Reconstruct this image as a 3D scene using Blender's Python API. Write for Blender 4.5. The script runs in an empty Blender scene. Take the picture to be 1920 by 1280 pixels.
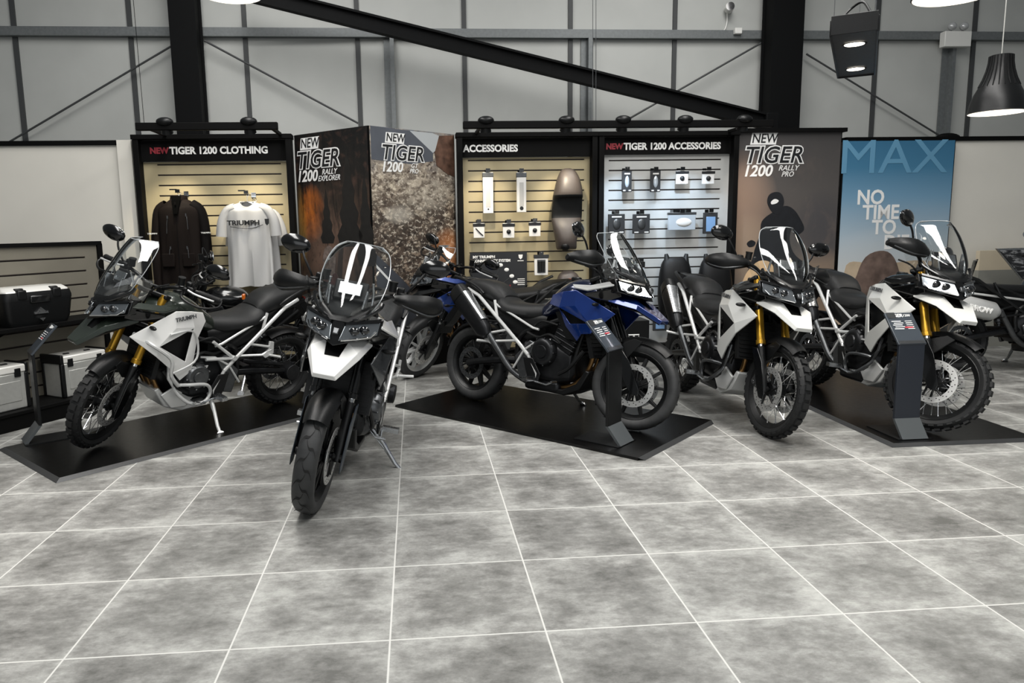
import bpy, bmesh, math, random
from mathutils import Vector, Matrix
random.seed(7)
PI = math.pi
C = bpy.context.scene.collection
sc = bpy.context.scene

# ------------------------------------------------------------------ camera
EYE = Vector((0, 0, 1.5529))
FL, PX, PY = 1345.4, 879.6, 621.1
R_ = Vector((0.99706943, -0.07446304, -0.01754427))
U_ = Vector((0.02803967, 0.14233676, 0.98942105))
F_ = Vector((0.0711781, 0.98701343, -0.14400755))
cam = bpy.data.cameras.new('camera')
camo = bpy.data.objects.new('camera', cam); C.objects.link(camo)
camo.matrix_world = Matrix(((R_.x, U_.x, -F_.x, EYE.x), (R_.y, U_.y, -F_.y, EYE.y), (R_.z, U_.z, -F_.z, EYE.z), (0, 0, 0, 1)))
cam.sensor_width = 36; cam.lens = FL / 1920 * 36
cam.shift_x = (960 - PX) / 1920; cam.shift_y = (PY - 640) / 1920
cam.clip_start = .05; cam.clip_end = 60
sc.camera = camo

# ------------------------------------------------------------------ light
sc.view_settings.view_transform = 'Standard'; sc.view_settings.look = 'None'
sc.view_settings.gamma = 1; sc.view_settings.use_curve_mapping = False
sc.view_settings.exposure = 0.3
w = bpy.data.worlds.new('world'); sc.world = w; w.use_nodes = True
w.node_tree.nodes['Background'].inputs[0].default_value = (.93, .98, 1, 1)
w.node_tree.nodes['Background'].inputs[1].default_value = 0.12

def area_light(name, loc, sx, sy, power, col=(1, .98, .95), rot=(0, 0, 0)):
    l = bpy.data.lights.new(name, 'AREA'); l.shape = 'RECTANGLE'; l.size = sx; l.size_y = sy
    l.energy = power; l.color = col
    o = bpy.data.objects.new(name, l); C.objects.link(o); o.location = loc; o.rotation_euler = rot
    return o
# rows of rooflights / batten lamps under the warehouse roof
for i, x in enumerate((-1.5, 3.0)):
    area_light('rooflight', (x, 3.4, 5.6), 1.3, 8.0, 330)
# big shop window front behind the photographer
area_light('shop_front_daylight', (1, -5.0, 2.3), 11, 3.6, 120, (.95, .98, 1), (math.radians(86), 0, 0))

def spot(name, loc, target, power, col, ang=60, blend=.6, size=.04):
    l = bpy.data.lights.new(name, 'SPOT'); l.energy = power; l.color = col
    l.spot_size = math.radians(ang); l.spot_blend = blend; l.shadow_soft_size = size
    o = bpy.data.objects.new(name, l); C.objects.link(o); o.location = loc
    o.rotation_euler = (Vector(target) - Vector(loc)).to_track_quat('-Z', 'Y').to_euler()
    return o

# ------------------------------------------------------------------ materials
def srgb(h):
    c = [int(h[i:i + 2], 16) / 255 for i in (0, 2, 4)]
    return tuple(x / 12.92 if x <= .04045 else ((x + .055) / 1.055) ** 2.4 for x in c)
_M = {}
def mat(name, col='808080', rough=.5, metal=0, coat=0, emit=0, var=.0, scale=30, bump=0, bscale=200, spec=.5):
    if name in _M: return _M[name]
    m = bpy.data.materials.new(name); m.use_nodes = True; nt = m.node_tree; N = nt.nodes; L = nt.links
    p = N['Principled BSDF']; c = srgb(col)
    p.inputs['Base Color'].default_value = (*c, 1); p.inputs['Roughness'].default_value = rough
    p.inputs['Metallic'].default_value = metal; p.inputs['Coat Weight'].default_value = coat
    p.inputs['Coat Roughness'].default_value = .04; p.inputs['Specular IOR Level'].default_value = spec
    if emit:
        p.inputs['Emission Color'].default_value = (*c, 1); p.inputs['Emission Strength'].default_value = emit
    tc = N.new('ShaderNodeTexCoord'); nz = N.new('ShaderNodeTexNoise'); nz.inputs['Scale'].default_value = scale
    nz.inputs['Detail'].default_value = 5
    L.new(tc.outputs['Object'], nz.inputs['Vector'])
    mr = N.new('ShaderNodeMapRange'); mr.inputs['To Min'].default_value = max(0, rough - .05); mr.inputs['To Max'].default_value = min(1, rough + .05)
    L.new(nz.outputs['Fac'], mr.inputs['Value']); L.new(mr.outputs[0], p.inputs['Roughness'])
    if var:
        rp = N.new('ShaderNodeValToRGB'); e = rp.color_ramp.elements
        e[0].position = .3; e[1].position = .7
        e[0].color = (*[x * (1 - var) for x in c], 1); e[1].color = (*[min(1, x * (1 + var)) for x in c], 1)
        L.new(nz.outputs['Fac'], rp.inputs[0]); L.new(rp.outputs[0], p.inputs['Base Color'])
    if bump:
        n2 = N.new('ShaderNodeTexNoise'); n2.inputs['Scale'].default_value = bscale
        L.new(tc.outputs['Object'], n2.inputs['Vector'])
        b = N.new('ShaderNodeBump'); b.inputs['Strength'].default_value = bump; b.inputs['Distance'].default_value = .002
        L.new(n2.outputs['Fac'], b.inputs['Height']); L.new(b.outputs[0], p.inputs['Normal'])
    _M[name] = m
    return m

BLK = mat('black_plastic', '0e0f10', .42, bump=.3, spec=.3)
GBLK = mat('black_gloss_plastic', '0a0b0c', .18, coat=.4)
SATIN = mat('black_powder_coat', '101112', .38, bump=.2, spec=.35)
RUB = mat('tyre_rubber', '1a1b1c', .6, bump=.4, bscale=120, spec=.35)
DARKM = mat('dark_engine_metal', '2a2b2d', .36, metal=.7, var=.15)
GREYM = mat('grey_cast_metal', '5e6062', .34, metal=.8, var=.12)
STEEL = mat('brushed_steel', 'b9bbbd', .28, metal=1, var=.06)
CHROME = mat('chrome', 'dedfe0', .1, metal=1)
SILV = mat('silver_paint', 'd2d3d2', .3, metal=.35, coat=.3)
DISC = mat('disc_steel', 'd8d8d6', .3, metal=.75)
GOLD = mat('gold_anodised', 'b58a2c', .3, metal=.75)
BRONZE = mat('heat_tinted_steel', '8d6d46', .3, metal=.9, var=.25, scale=8)
WHITE = mat('white_paint', 'e9e9e7', .22, coat=.6)
BLUE = mat('blue_paint', '0d2a66', .2, metal=.5, coat=1)
GREEN = mat('dark_green_paint', '262d27', .25, metal=.3, coat=.6)
GRAPH = mat('graphite_paint', '45484b', .25, metal=.4, coat=.6)
SEAT = mat('seat_vinyl', '141516', .5, bump=.5, bscale=350, spec=.35)
RED = mat('red_lens', '7a0a0a', .2, coat=.5)
ORG = mat('amber_lens', 'c8641e', .2, coat=.5)
LENS = mat('lamp_reflector', '8a9095', .1, metal=.8, coat=1)
GLASSB = mat('dark_glass', '0b0d10', .06, coat=1)
MIRR = mat('mirror_glass', 'b0b4b8', .04, metal=1)

def glass_mat(name, tint=(.97, .98, .98), bw=.07):
    m = bpy.data.materials.new(name); m.use_nodes = True; nt = m.node_tree; N = nt.nodes; L = nt.links
    N.remove(N['Principled BSDF'])
    t = N.new('ShaderNodeBsdfTransparent'); t.inputs[0].default_value = (*tint, 1)
    g = N.new('ShaderNodeBsdfGlossy'); g.inputs['Roughness'].default_value = .02
    lw = N.new('ShaderNodeLayerWeight'); lw.inputs[0].default_value = bw
    ad = N.new('ShaderNodeMath'); ad.operation = 'ADD'; ad.inputs[1].default_value = .06
    mx = N.new('ShaderNodeMixShader')
    L.new(lw.outputs['Fresnel'], ad.inputs[0]); L.new(ad.outputs[0], mx.inputs[0]); L.new(t.outputs[0], mx.inputs[1]); L.new(g.outputs[0], mx.inputs[2])
    L.new(mx.outputs[0], N['Material Output'].inputs[0])
    return m
SCREEN = glass_mat('clear_screen')

def tread_mat():
    m = bpy.data.materials.new('road_tread'); m.use_nodes = True; nt = m.node_tree; N = nt.nodes; L = nt.links
    p = N['Principled BSDF']; p.inputs['Roughness'].default_value = .55
    uv = N.new('ShaderNodeTexCoord'); mp = N.new('ShaderNodeMapping'); mp.inputs['Scale'].default_value = (22, 1.4, 1)
    wv = N.new('ShaderNodeTexWave'); wv.inputs['Scale'].default_value = .32; wv.inputs['Distortion'].default_value = 5; wv.inputs['Detail'].default_value = .5; wv.inputs['Detail Scale'].default_value = .9
    L.new(uv.outputs['UV'], mp.inputs[0]); L.new(mp.outputs[0], wv.inputs[0])
    r = N.new('ShaderNodeValToRGB'); e = r.color_ramp.elements; e[0].position = .1; e[1].position = .25
    e[0].color = (.022, .023, .024, 1); e[1].color = (.026, .027, .028, 1)
    L.new(wv.outputs['Fac'], r.inputs[0]); L.new(r.outputs[0], p.inputs['Base Color'])
    b = N.new('ShaderNodeBump'); b.inputs['Strength'].default_value = .8; b.inputs['Distance'].default_value = .006
    L.new(r.outputs[0], b.inputs['Height']); L.new(b.outputs[0], p.inputs['Normal'])
    return m
TREAD = tread_mat()

# ------------------------------------------------------------------ mesh helpers
def V(*a): return Vector(a)
class B:
    def __init__(s): s.v = []; s.f = []; s.mi = []; s.uv = {}; s.cur = 0
    def add(s, vs, fs, uvs=None):
        o = len(s.v); s.v += [Vector(p) for p in vs]
        for k, f in enumerate(fs):
            if uvs: s.uv[len(s.f)] = uvs[k]
            s.f.append([i + o for i in f]); s.mi.append(s.cur)
        return s
    def xf(s, M): s.v = [M @ p for p in s.v]; return s
    def box(s, c, d, M=None):
        c = Vector(c); x, y, z = d[0] / 2, d[1] / 2, d[2] / 2
        P = [V(sx * x, sy * y, sz * z) for sz in (-1, 1) for sy in (-1, 1) for sx in (-1, 1)]
        if M is not None: P = [M @ p for p in P]
        return s.hexa([c + p for p in P])
    def hexa(s, P): return s.add(P, [(0, 2, 3, 1), (4, 5, 7, 6), (0, 1, 5, 4), (2, 6, 7, 3), (0, 4, 6, 2), (1, 3, 7, 5)])
    def ring(s, c, ax, r, n, ph=0):
        ax = Vector(ax).normalized(); a = ax.orthogonal().normalized(); b = ax.cross(a)
        return [Vector(c) + (a * math.cos(2 * PI * i / n + ph) + b * math.sin(2 * PI * i / n + ph)) * r for i in range(n)]
    def cyl(s, p0, p1, r0, r1=None, n=14):
        r1 = r0 if r1 is None else r1; p0 = Vector(p0); p1 = Vector(p1)
        return s.loft([s.ring(p0, p1 - p0, r0, n), s.ring(p1, p1 - p0, r1, n)])
    def loft(s, rings, cap=True, closed=False):
        n = len(rings[0]); vs = [p for r in rings for p in r]; fs = []
        m = len(rings)
        for k in range(m if closed else m - 1):
            k2 = (k + 1) % m
            for i in range(n):
                j = (i + 1) % n; fs.append((k * n + i, k * n + j, k2 * n + j, k2 * n + i))
        if cap and not closed: fs += [tuple(range(n))[::-1], tuple(range((m - 1) * n, m * n))]
        return s.add(vs, fs)
    def tube(s, pts, r, n=8, closed=False, k=0):
        pts = [Vector(p) for p in pts]
        if k: pts = spl(pts, k, closed)
        m = len(pts); rs = r if isinstance(r, (list, tuple)) else [r] * m
        if len(rs) != m: rs = [rs[0] + (rs[-1] - rs[0]) * i / (m - 1) for i in range(m)]
        rings = []; a = None
        for i, p in enumerate(pts):
            t = (pts[(i + 1) % m] if (closed or i < m - 1) else p) - (pts[i - 1] if (closed or i > 0) else p)
            t.normalize()
            if a is None: a = t.orthogonal().normalized()
            a = (a - t * a.dot(t)).normalized(); b = t.cross(a)
            rings.append([p + (a * math.cos(2 * PI * q / n) + b * math.sin(2 * PI * q / n)) * rs[i] for q in range(n)])
        return s.loft(rings, closed=closed)
    def lathe(s, prof, c, n=48, axis='y', closed=False, uv=False):
        # prof: (radius, along axis)
        c = Vector(c); m = len(prof); vs = []; fs = []; uvs = []
        for i in range(n):
            a = 2 * PI * i / n; ca, sa = math.cos(a), math.sin(a)
            for r, h in prof:
                vs.append(c + (V(r * ca, h, r * sa) if axis == 'y' else V(r * ca, r * sa, h)))
        for i in range(n):
            j = (i + 1) % n
            for k in range(m if closed else m - 1):
                k2 = (k + 1) % m
                fs.append((i * m + k, i * m + k2, j * m + k2, j * m + k))
                uvs.append([(i / n, k / m), (i / n, (k + 1) / m), ((i + 1) / n, (k + 1) / m), ((i + 1) / n, k / m)])
        return s.add(vs, fs, uvs if uv else None)
    def prism(s, poly, vec):
        n = len(poly); vec = Vector(vec); P = [Vector(p) for p in poly]
        return s.add(P + [p + vec for p in P], [tuple(range(n))[::-1], tuple(range(n, 2 * n))] + [(i, (i + 1) % n, (i + 1) % n + n, i + n) for i in range(n)])
    def grid(s, rows):
        n = len(rows[0]); vs = [p for r in rows for p in r]
        return s.add(vs, [(k * n + i, k * n + i + 1, (k + 1) * n + i + 1, (k + 1) * n + i) for k in range(len(rows) - 1) for i in range(n - 1)])
    def ball(s, c, r, n=14, m=9, M=None):
        c = Vector(c); r = Vector(r) if hasattr(r, '__len__') else V(r, r, r); rings = []
        for k in range(m + 1):
            t = PI * k / m; t = min(max(t, .02), PI - .02)
            rr = []
            for i in range(n):
                a = 2 * PI * i / n; p = V(math.sin(t) * math.cos(a) * r.x, math.sin(t) * math.sin(a) * r.y, math.cos(t) * r.z)
                rr.append(c + (M @ p if M is not None else p))
            rings.append(rr)
        return s.loft(rings)
def spl(pts, k, closed=False):
    P = [Vector(p) for p in pts]; n = len(P); out = []
    for i in range(n if closed else n - 1):
        p0 = P[i - 1] if (closed or i > 0) else P[0]; p1 = P[i]; p2 = P[(i + 1) % n]
        p3 = P[(i + 2) % n] if (closed or i + 2 < n) else P[n - 1]
        for j in range(k):
            t = j / k
            out.append(.5 * ((2 * p1) + (p2 - p0) * t + (2 * p0 - 5 * p1 + 4 * p2 - p3) * t * t + (3 * p1 - p0 - 3 * p2 + p3) * t ** 3))
    if not closed: out.append(P[-1])
    return out
def lerp_table(tab, x):
    for (a, b) in zip(tab[:-1], tab[1:]):
        if a[0] <= x <= b[0]:
            t = (x - a[0]) / (b[0] - a[0]); t = t * t * (3 - 2 * t) if False else t
            return [p + (q - p) * t for p, q in zip(a, b)]
    return list(tab[0] if x < tab[0][0] else tab[-1])

def part(name, b, m, parent=None, sharp=38, solid=0, bevel=0, sub=0, label=None, loc=None, smooth=True):
    me = bpy.data.meshes.new(name)
    me.from_pydata([tuple(p) for p in b.v], [], b.f)
    mats = m if isinstance(m, (list, tuple)) else [m]
    for x in mats: me.materials.append(x)
    if len(mats) > 1: me.polygons.foreach_set('material_index', b.mi)
    if b.uv:
        ul = me.uv_layers.new(name='UVMap')
        for fi, u in b.uv.items():
            for li, q in zip(me.polygons[fi].loop_indices, u): ul.data[li].uv = q
    bm = bmesh.new(); bm.from_mesh(me)
    bmesh.ops.recalc_face_normals(bm, faces=bm.faces)
    if smooth:
        for f in bm.faces: f.smooth = True
        for e in bm.edges:
            if len(e.link_faces) == 2:
                if e.calc_face_angle(0) > math.radians(sharp): e.smooth = False
            else: e.smooth = False
    bm.to_mesh(me); bm.free(); me.update()
    o = bpy.data.objects.new(name, me); C.objects.link(o)
    if parent: o.parent = parent
    if loc: o.location = loc
    if solid:
        md = o.modifiers.new('solid', 'SOLIDIFY'); md.thickness = solid; md.offset = 0
    if sub:
        md = o.modifiers.new('sub', 'SUBSURF'); md.levels = sub; md.render_levels = sub
    if bevel:
        md = o.modifiers.new('bevel', 'BEVEL'); md.width = bevel; md.segments = 2; md.limit_method = 'ANGLE'; md.angle_limit = math.radians(35)
        md.harden_normals = False
    if label: o['label'] = label
    return o
def tag(o, label, cat, group=None, kind=None):
    o['label'] = label; o['category'] = cat
    if group: o['group'] = group
    if kind: o['kind'] = kind
    return o
def struct(o): o['kind'] = 'structure'; return o
def empty(name, M, label, cat, group=None):
    o = bpy.data.objects.new(name, None); C.objects.link(o); o.empty_display_size = .1
    o.matrix_world = M if isinstance(M, Matrix) else Matrix.Translation(M)
    return tag(o, label, cat, group)

def text(s, size, M, m, parent, name='lettering', ext=.001, shear=0, bold=0, align='CENTER', sx=1.0, label=None, outline=None):
    """flat lettering lying in the x/y plane of M"""
    cu = bpy.data.curves.new('t', 'FONT'); cu.body = s; cu.size = size; cu.extrude = ext; cu.shear = shear
    cu.align_x = align; cu.align_y = 'CENTER'; cu.offset = bold; cu.resolution_u = 3; cu.space_character = 1.0
    ob = bpy.data.objects.new('t', cu); C.objects.link(ob)
    dg = bpy.context.evaluated_depsgraph_get()
    me = bpy.data.meshes.new_from_object(ob.evaluated_get(dg))
    bpy.data.objects.remove(ob); bpy.data.curves.remove(cu)
    me.transform(M @ Matrix.Diagonal((sx, 1, 1, 1))); me.materials.clear(); me.materials.append(m); me.name = name
    o = bpy.data.objects.new(name, me); C.objects.link(o); o.parent = parent
    if label: o['label'] = label
    return o

# camera-independent wall frame: u along the display wall, d towards the shop, z up
W_ANG = math.radians(0.78)
WU = V(math.cos(W_ANG), math.sin(W_ANG), 0); WN = V(WU.y, -WU.x, 0)
WO = V(0.50, 8.30, 0)
WM = Matrix(((WU.x, -WN.x, 0, WO.x), (WU.y, -WN.y, 0, WO.y), (0, 0, 1, 0), (0, 0, 0, 1)))   # local (u, y into the wall, z)
def ray(x, y): return F_ + R_ * ((x - PX) / FL) - U_ * ((y - PY) / FL)
def wp(x, y, d=0):
    """wall-frame (u, z) of the photograph's pixel on the plane d metres in front of the display wall"""
    r = ray(x, y); o = WO + WN * d
    t = (o - EYE).dot(WN) / r.dot(WN); P = EYE + r * t
    return ((P - WO).dot(WU), P.z)
def gp(x, y, z=0):
    r = ray(x, y); return EYE + r * ((z - EYE.z) / r.z)
# ------------------------------------------------------------------ motorcycles
# bike frame: x forward from the rear axle, y to the rider's left, z up
GROOVE = mat('tyre_groove', '050505', .8)
def tyre(c, R, Ri, w, knob, n=64):
    b = B(); h = w / 2; t = R - Ri
    prof = [(Ri, -h * .62), (Ri + .012, -h * .8), (Ri + t * .45, -h), (R - t * .3, -h * .95), (R - t * .12, -h * .72), (R - .004, -h * .38), (R, 0)]
    prof = prof + [(r, -y) for r, y in prof[-2::-1]]
    if knob: prof = [(r - .011 if r > R - t * .4 else r, y) for r, y in prof]
    b.lathe(prof, c, n, closed=True, uv=True)
    if knob:
        nb = 34
        for k in range(nb):
            for row, (y0, y1, off, rr) in enumerate(((-h * .98, -h * .5, 0, -.016), (-h * .44, h * .44, .5, 0), (h * .5, h * .98, 0, -.016))):
                a = 2 * PI * (k + off) / nb; da = 2 * PI / nb * .3
                P = []
                for ss in (0, 1):
                    for yy in (0, 1):
                        for aa in (-1, 1):
                            y = y1 if yy else y0
                            edge = (abs(y) > h * .8) * .012
                            r = (R + rr - edge + .001) if ss else (R - .03 - edge)
                            P.append(Vector(c) + V(r * math.cos(a + aa * da), y, r * math.sin(a + aa * da)))
                b.hexa(P)
    else:
        # wave grooves cut across the road tread
        b.cur = 1
        def rad(y):
            y = abs(y)
            for (r0, y0), (r1, y1) in zip(prof[:6], prof[1:7]):
                if y1 <= y <= y0: return r0 + (r1 - r0) * ((y0 - y) / (y0 - y1) if y0 != y1 else 0)
            return R
        for k in range(36):
            sd = 1 if k % 2 else -1; a0 = 2 * PI * k / 36; row0, row1 = [], []
            for q in range(9):
                t = q / 8; y = sd * h * (-.22 + 1.02 * t); a = a0 - .26 * t - .05 * math.sin(t * 6.3); wd = .021 * (math.sin(PI * min(max(t, .06), .94)) ** .6)
                rr = rad(y) + .0012
                for lst, aa in ((row0, a - wd), (row1, a + wd)): lst.append(Vector(c) + V(rr * math.cos(aa), y, rr * math.sin(aa)))
            b.grid([row0, row1])
        b.cur = 0
    return b
def rim(c, Ri, w, spoke):
    b = B(); h = w * .36
    b.lathe([(Ri + .012, -h), (Ri + .004, -h - .004), (Ri - .012, -h * .8), (Ri - .03, -h * .35), (Ri - .03, h * .35), (Ri - .012, h * .8), (Ri + .004, h + .004), (Ri + .012, h), (Ri - .004, h * .6), (Ri - .016, 0), (Ri - .004, -h * .6)], c, 48, closed=True)
    return b
def wheel(name, root, S, c, R, Ri, w, o, discs, front):
    c = Vector(c)
    wh = part(name, rim(c, Ri, w, 0).xf(S), o['rimm'], root)
    part('tyre', tyre(c, R, Ri, w, o['knob']).xf(S), RUB if o['knob'] else [TREAD, GROOVE], wh)
    b = B(); hb = .062 if front else .08
    b.lathe([(.018, -hb), (.05, -hb), (.055, -hb * .7), (.036, -hb * .5), (.034, hb * .5), (.055, hb * .7), (.05, hb), (.018, hb)], c, 24, closed=True)
    b.cyl(c - V(0, hb + .05, 0), c + V(0, hb + .05, 0), .013)
    part('hub', b.xf(S), DARKM, wh)
    if o['spoke']:
        sh = 32
        for k in range(sh):
            a = 2 * PI * k / sh; sd = 1 if k % 2 else -1; da = (.55 if (k // 2) % 2 else -.55)
            b = B(); p0 = c + V(.05 * math.cos(a + da), sd * hb * .75, .05 * math.sin(a + da)); p1 = c + V((Ri - .018) * math.cos(a), sd * w * .12, (Ri - .018) * math.sin(a))
            b.cyl(p0, p1, .0026, n=6); b.cyl(p0 + (p1 - p0) * .92, p1, .0045, n=6)
            part('spoke', b.xf(S), CHROME, wh)
    else:
        for k in range(5):
            for sd in (-1, 1):
                a = 2 * PI * k / 5 + sd * .13 + .3; a2 = 2 * PI * k / 5 + sd * .30 + .3
                p0 = c + V(.04 * math.cos(a), 0, .04 * math.sin(a)); p1 = c + V((Ri - .022) * math.cos(a2), 0, (Ri - .022) * math.sin(a2))
                d = (p1 - p0).normalized(); t = V(-d.z, 0, d.x)
                P = []
                for p, tw, yw in ((p0, .017, .034), (p1, .010, .02)):
                    for y in (-1, 1):
                        for tt in (-1, 1): P.append(p + t * tt * tw + V(0, y * yw, 0))
                b = B().hexa(P); part('spoke', b.xf(S), o['rimm'], wh, bevel=.004)
    for y in discs:
        b = B(); r1, r0 = (.16, .118) if front else (.141, .1)
        n = 40; vs = []; fs = []
        b.lathe([(r0, -.0025), (r1, -.0025), (r1, .0025), (r0, .0025)], c + V(0, y, 0), 48, closed=True)
        part('brake_disc', b.xf(S), DISC if front else GREYM, wh)
        b = B()
        for k in range(18):      # cross drilling
            a = 2 * PI * k / 18
            for q in range(2):
                rr = r0 + .012 + q * .014; aa = a + q * .12
                pc = c + V(rr * math.cos(aa), y, rr * math.sin(aa)); b.cyl(pc - V(0, .0032, 0), pc + V(0, .0032, 0), .0042, n=8)
        for k in range(6):
            a = 2 * PI * k / 6; b.cyl(c + V(.045 * math.cos(a), y * .85, .045 * math.sin(a)), c + V((r0 + .004) * math.cos(a + .3), y, (r0 + .004) * math.sin(a + .3)), .009, .007, 8)
        part('disc_carrier', b.xf(S), SATIN, wh)
    return wh
def arc_guard(c, r, a0, a1, hw, drop, n=16, taper=.75):
    rows = []
    for i in range(n + 1):
        t = i / n; a = math.radians(a0 + (a1 - a0) * t); k = 1 - (1 - taper) * (2 * abs(t - .45)) ** 2
        row = []
        for j in range(9):
            q = j / 4 - 1; rr = r - drop * (abs(q) ** 3)
            row.append(Vector(c) + V(rr * math.cos(a), q * hw * k, rr * math.sin(a)))
        rows.append(row)
    return B().grid(rows)
def superring(x, zb, zt, hw, e=2.6, n=20, skew=0):
    zc = (zb + zt) / 2; hz = (zt - zb) / 2; out = []
    for i in range(n):
        a = 2 * PI * i / n; ca, sa = math.cos(a), math.sin(a)
        y = hw * math.copysign(abs(ca) ** (2 / e), ca); z = hz * math.copysign(abs(sa) ** (2 / e), sa)
        y *= 1 + skew * (z / hz if hz else 0)
        out.append(V(x, y, zc + z))
    return out
def loft_x(tab, n=14, e=2.6, skew=0):
    xs = [tab[0][0] + (tab[-1][0] - tab[0][0]) * i / n for i in range(n + 1)]
    P = spl([V(t[0], t[1], t[2]) for t in tab], 6); W = spl([V(t[0], t[3], 0) for t in tab], 6)
    return B().loft([superring(p.x, p.y, p.z, max(.01, q.y), e, skew=skew) for p, q in zip(P, W)])

def bike(name, label, rear, head, lean, steer, o):
    L = 1.56; Rf, Rif, wf = o['front']; Rr, Rir, wr = .335, .2286 + .008, .15
    if not o['knob']: wf = .12
    S = Matrix.Identity(4)
    ax = V(-math.sin(math.radians(24)), 0, math.cos(math.radians(24)))
    Pp = V(1.205, 0, 1.05)
    if steer: S = Matrix.Translation(Pp) @ Matrix.Rotation(math.radians(steer), 4, ax) @ Matrix.Translation(-Pp)
    I = Matrix.Identity(4)
    M = Matrix.Translation(Vector(rear)) @ Matrix.Rotation(math.radians(head), 4, 'Z') @ Matrix.Rotation(-math.radians(lean), 4, 'X')
    root = empty(name, M, label, 'motorcycle', o.get('group'))
    fa = V(L, 0, Rf)
    # wheels
    fw = wheel('front_wheel', root, S, fa, Rf, Rif, wf, o, (-.072, .072), True)
    rw = wheel('rear_wheel', root, I, (0, 0, Rr), Rr, Rir, wr, o, (-.085,), False)
    # fork
    up = -ax if ax.z < 0 else ax
    for s in (-1, 1):
        A = fa + V(0, s * .105, 0)
        b = B(); b.tube([A - up * .03 + V(.0, 0, 0), A + up * .06, A + up * .24, A + up * .31], [.024, .031, .027, .03], n=12)
        b.box(A + V(-.05, -s * .012, .03), (.07, .03, .09)); b.cyl(A + V(0, -.03, 0), A + V(0, .03, 0), .024)
        fl = part('fork_leg', b.xf(S), SATIN, root, bevel=.003)
        part('fork_slider', B().tube([A + up * .28, A + up * .36], .0225, n=12).xf(S), CHROME, fl)
        b = B(); b.tube([A + up * .33, A + up * .36, A + up * .365, A + up * .86], [.035, .035, .029, .029], n=14)
        part('fork_tube', b.xf(S), o['fork'], fl, label=o.get('forklabel'))
        b = B()
        gp_ = [V(.055, s * .03, -.03), V(.05, s * .03, .20), V(.015, s * .036, .30), V(-.05, s * .036, .30), V(-.04, s * .03, .03), V(-.02, s * .03, -.07), V(.03, s * .03, -.08)]
        b.prism([A + up * p.z + V(p.x, p.y, 0) for p in gp_], (0, s * .006, 0)); part('fork_guard', b.xf(S), o.get('guardm', GBLK), fl, bevel=.003)
        b = B(); cc = A + V(-.118, -s * .03, .055); b.box(cc, (.07, .05, .12), Matrix.Rotation(.5, 3, 'Y')); b.box(cc + V(.02, s * .01, -.01), (.05, .06, .05)); 
        for q in (-.035, .035): b.cyl(cc + V(q * .5, s * .02, q), cc + V(q * .5, s * .036, q), .016, n=12)
        part('brake_caliper', b.xf(S), GREYM, fl, bevel=.006)
    b = B()
    for t, ln in ((.60, .06), (.84, .05)):
        q = fa + up * t; b.box(q + V(-.02, 0, 0), (.09, .28, .035), Matrix.Rotation(-math.radians(24), 3, 'Y'))
    part('triple_clamp', b.xf(S), SATIN, root, bevel=.01)
    # front mudguard
    g = part('front_mudguard', arc_guard(fa, Rf + .035, 58 if o['knob'] else 46, 150, wf / 2 + .022, .05).xf(S), o.get('mudm', BLK), root, solid=.005)
    b = B()
    for s in (-1, 1): b.prism([fa + V(x, s * (wf / 2 + .012), z) for x, z in ((-.2, .26), (-.02, .35), (.04, .33), (-.06, .2), (-.12, .18))], (0, s * .012, 0))
    part('mudguard_bracket', b.xf(S), BLK, g, bevel=.004)
    # frame + engine
    b = B()
    for s in (-1, 1):
        b.tube([(1.2, s * .04, .98), (1.08, s * .13, .84), (.8, s * .16, .72), (.56, s * .13, .62), (.54, s * .13, .40)], .021, n=8, k=4)
        b.tube([(1.2, s * .04, .92), (1.16, s * .12, .7), (1.1, s * .14, .45)], .018, n=8, k=4)
    b.cyl((1.235, 0, .92), (1.165, 0, 1.09), .035)
    b.box((.55, 0, .47), (.1, .22, .26))
    part('frame', b, o.get('framem', SATIN), root)
    b = B()
    b.loft([superring(x, zb, zt, hw, 5) for x, zb, zt, hw in ((.56, .34, .56, .12), (.62, .29, .60, .165), (.95, .27, .60, .175), (1.07, .30, .54, .15), (1.1, .34, .5, .11))])
    eng = part('engine', b, DARKM, root, bevel=.006)
    b = B(); Rt = Matrix.Rotation(math.radians(22), 3, 'Y')
    b.box((1.02, 0, .66), (.2, .32, .24), Rt); b.box((1.07, 0, .80), (.17, .34, .07), Rt)
    for k in range(5): b.box(V(1.0, 0, .58) + Rt @ V(0, 0, .035 * k), (.215, .335, .012), Rt)
    part('cylinder_block', b, DARKM, eng, bevel=.008)
    for s, cx, cz, r in ((-1, .84, .52, .108), (1, .93, .47, .095)):
        b = B(); b.lathe([(.0, s * .232), (r * .45, s * .232), (r * .5, s * .222), (r * .62, s * .226), (r * .85, s * .222), (r, s * .205), (r + .012, s * .17), (r + .012, s * .15)], (cx, 0, cz), 30)
        for k in range(9):
            a = 2 * PI * k / 9; b.cyl((cx + (r + .002) * math.cos(a), s * .17, cz + (r + .002) * math.sin(a)), (cx + (r + .002) * math.cos(a), s * .212, cz + (r + .002) * math.sin(a)), .008, n=8)
        part('crankcase_cover', b, DARKM if s < 0 else GREYM, eng)
        b = B()
        for k in range(9):
            a = 2 * PI * k / 9; b.cyl((cx + (r + .002) * math.cos(a), s * .21, cz + (r + .002) * math.sin(a)), (cx + (r + .002) * math.cos(a), s * .215, cz + (r + .002) * math.sin(a)), .0055, n=6)
        for q in range(4): b.cyl((.64 + q * .03, s * .17, .36 + q * .06), (.64 + q * .03, s * .19, .36 + q * .06), .009, n=8)
        part('engine_bolt', b, STEEL, eng)
        b = B(); b.tube([(1.0, s * .19, .60), (.9, s * .2, .66), (.78, s * .18, .63), (.66, s * .17, .66)], .012, n=8, k=5); b.tube([(1.2, s * .17, .56), (1.1, s * .2, .42), (1.0, s * .19, .36)], .015, n=8, k=5)
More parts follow.
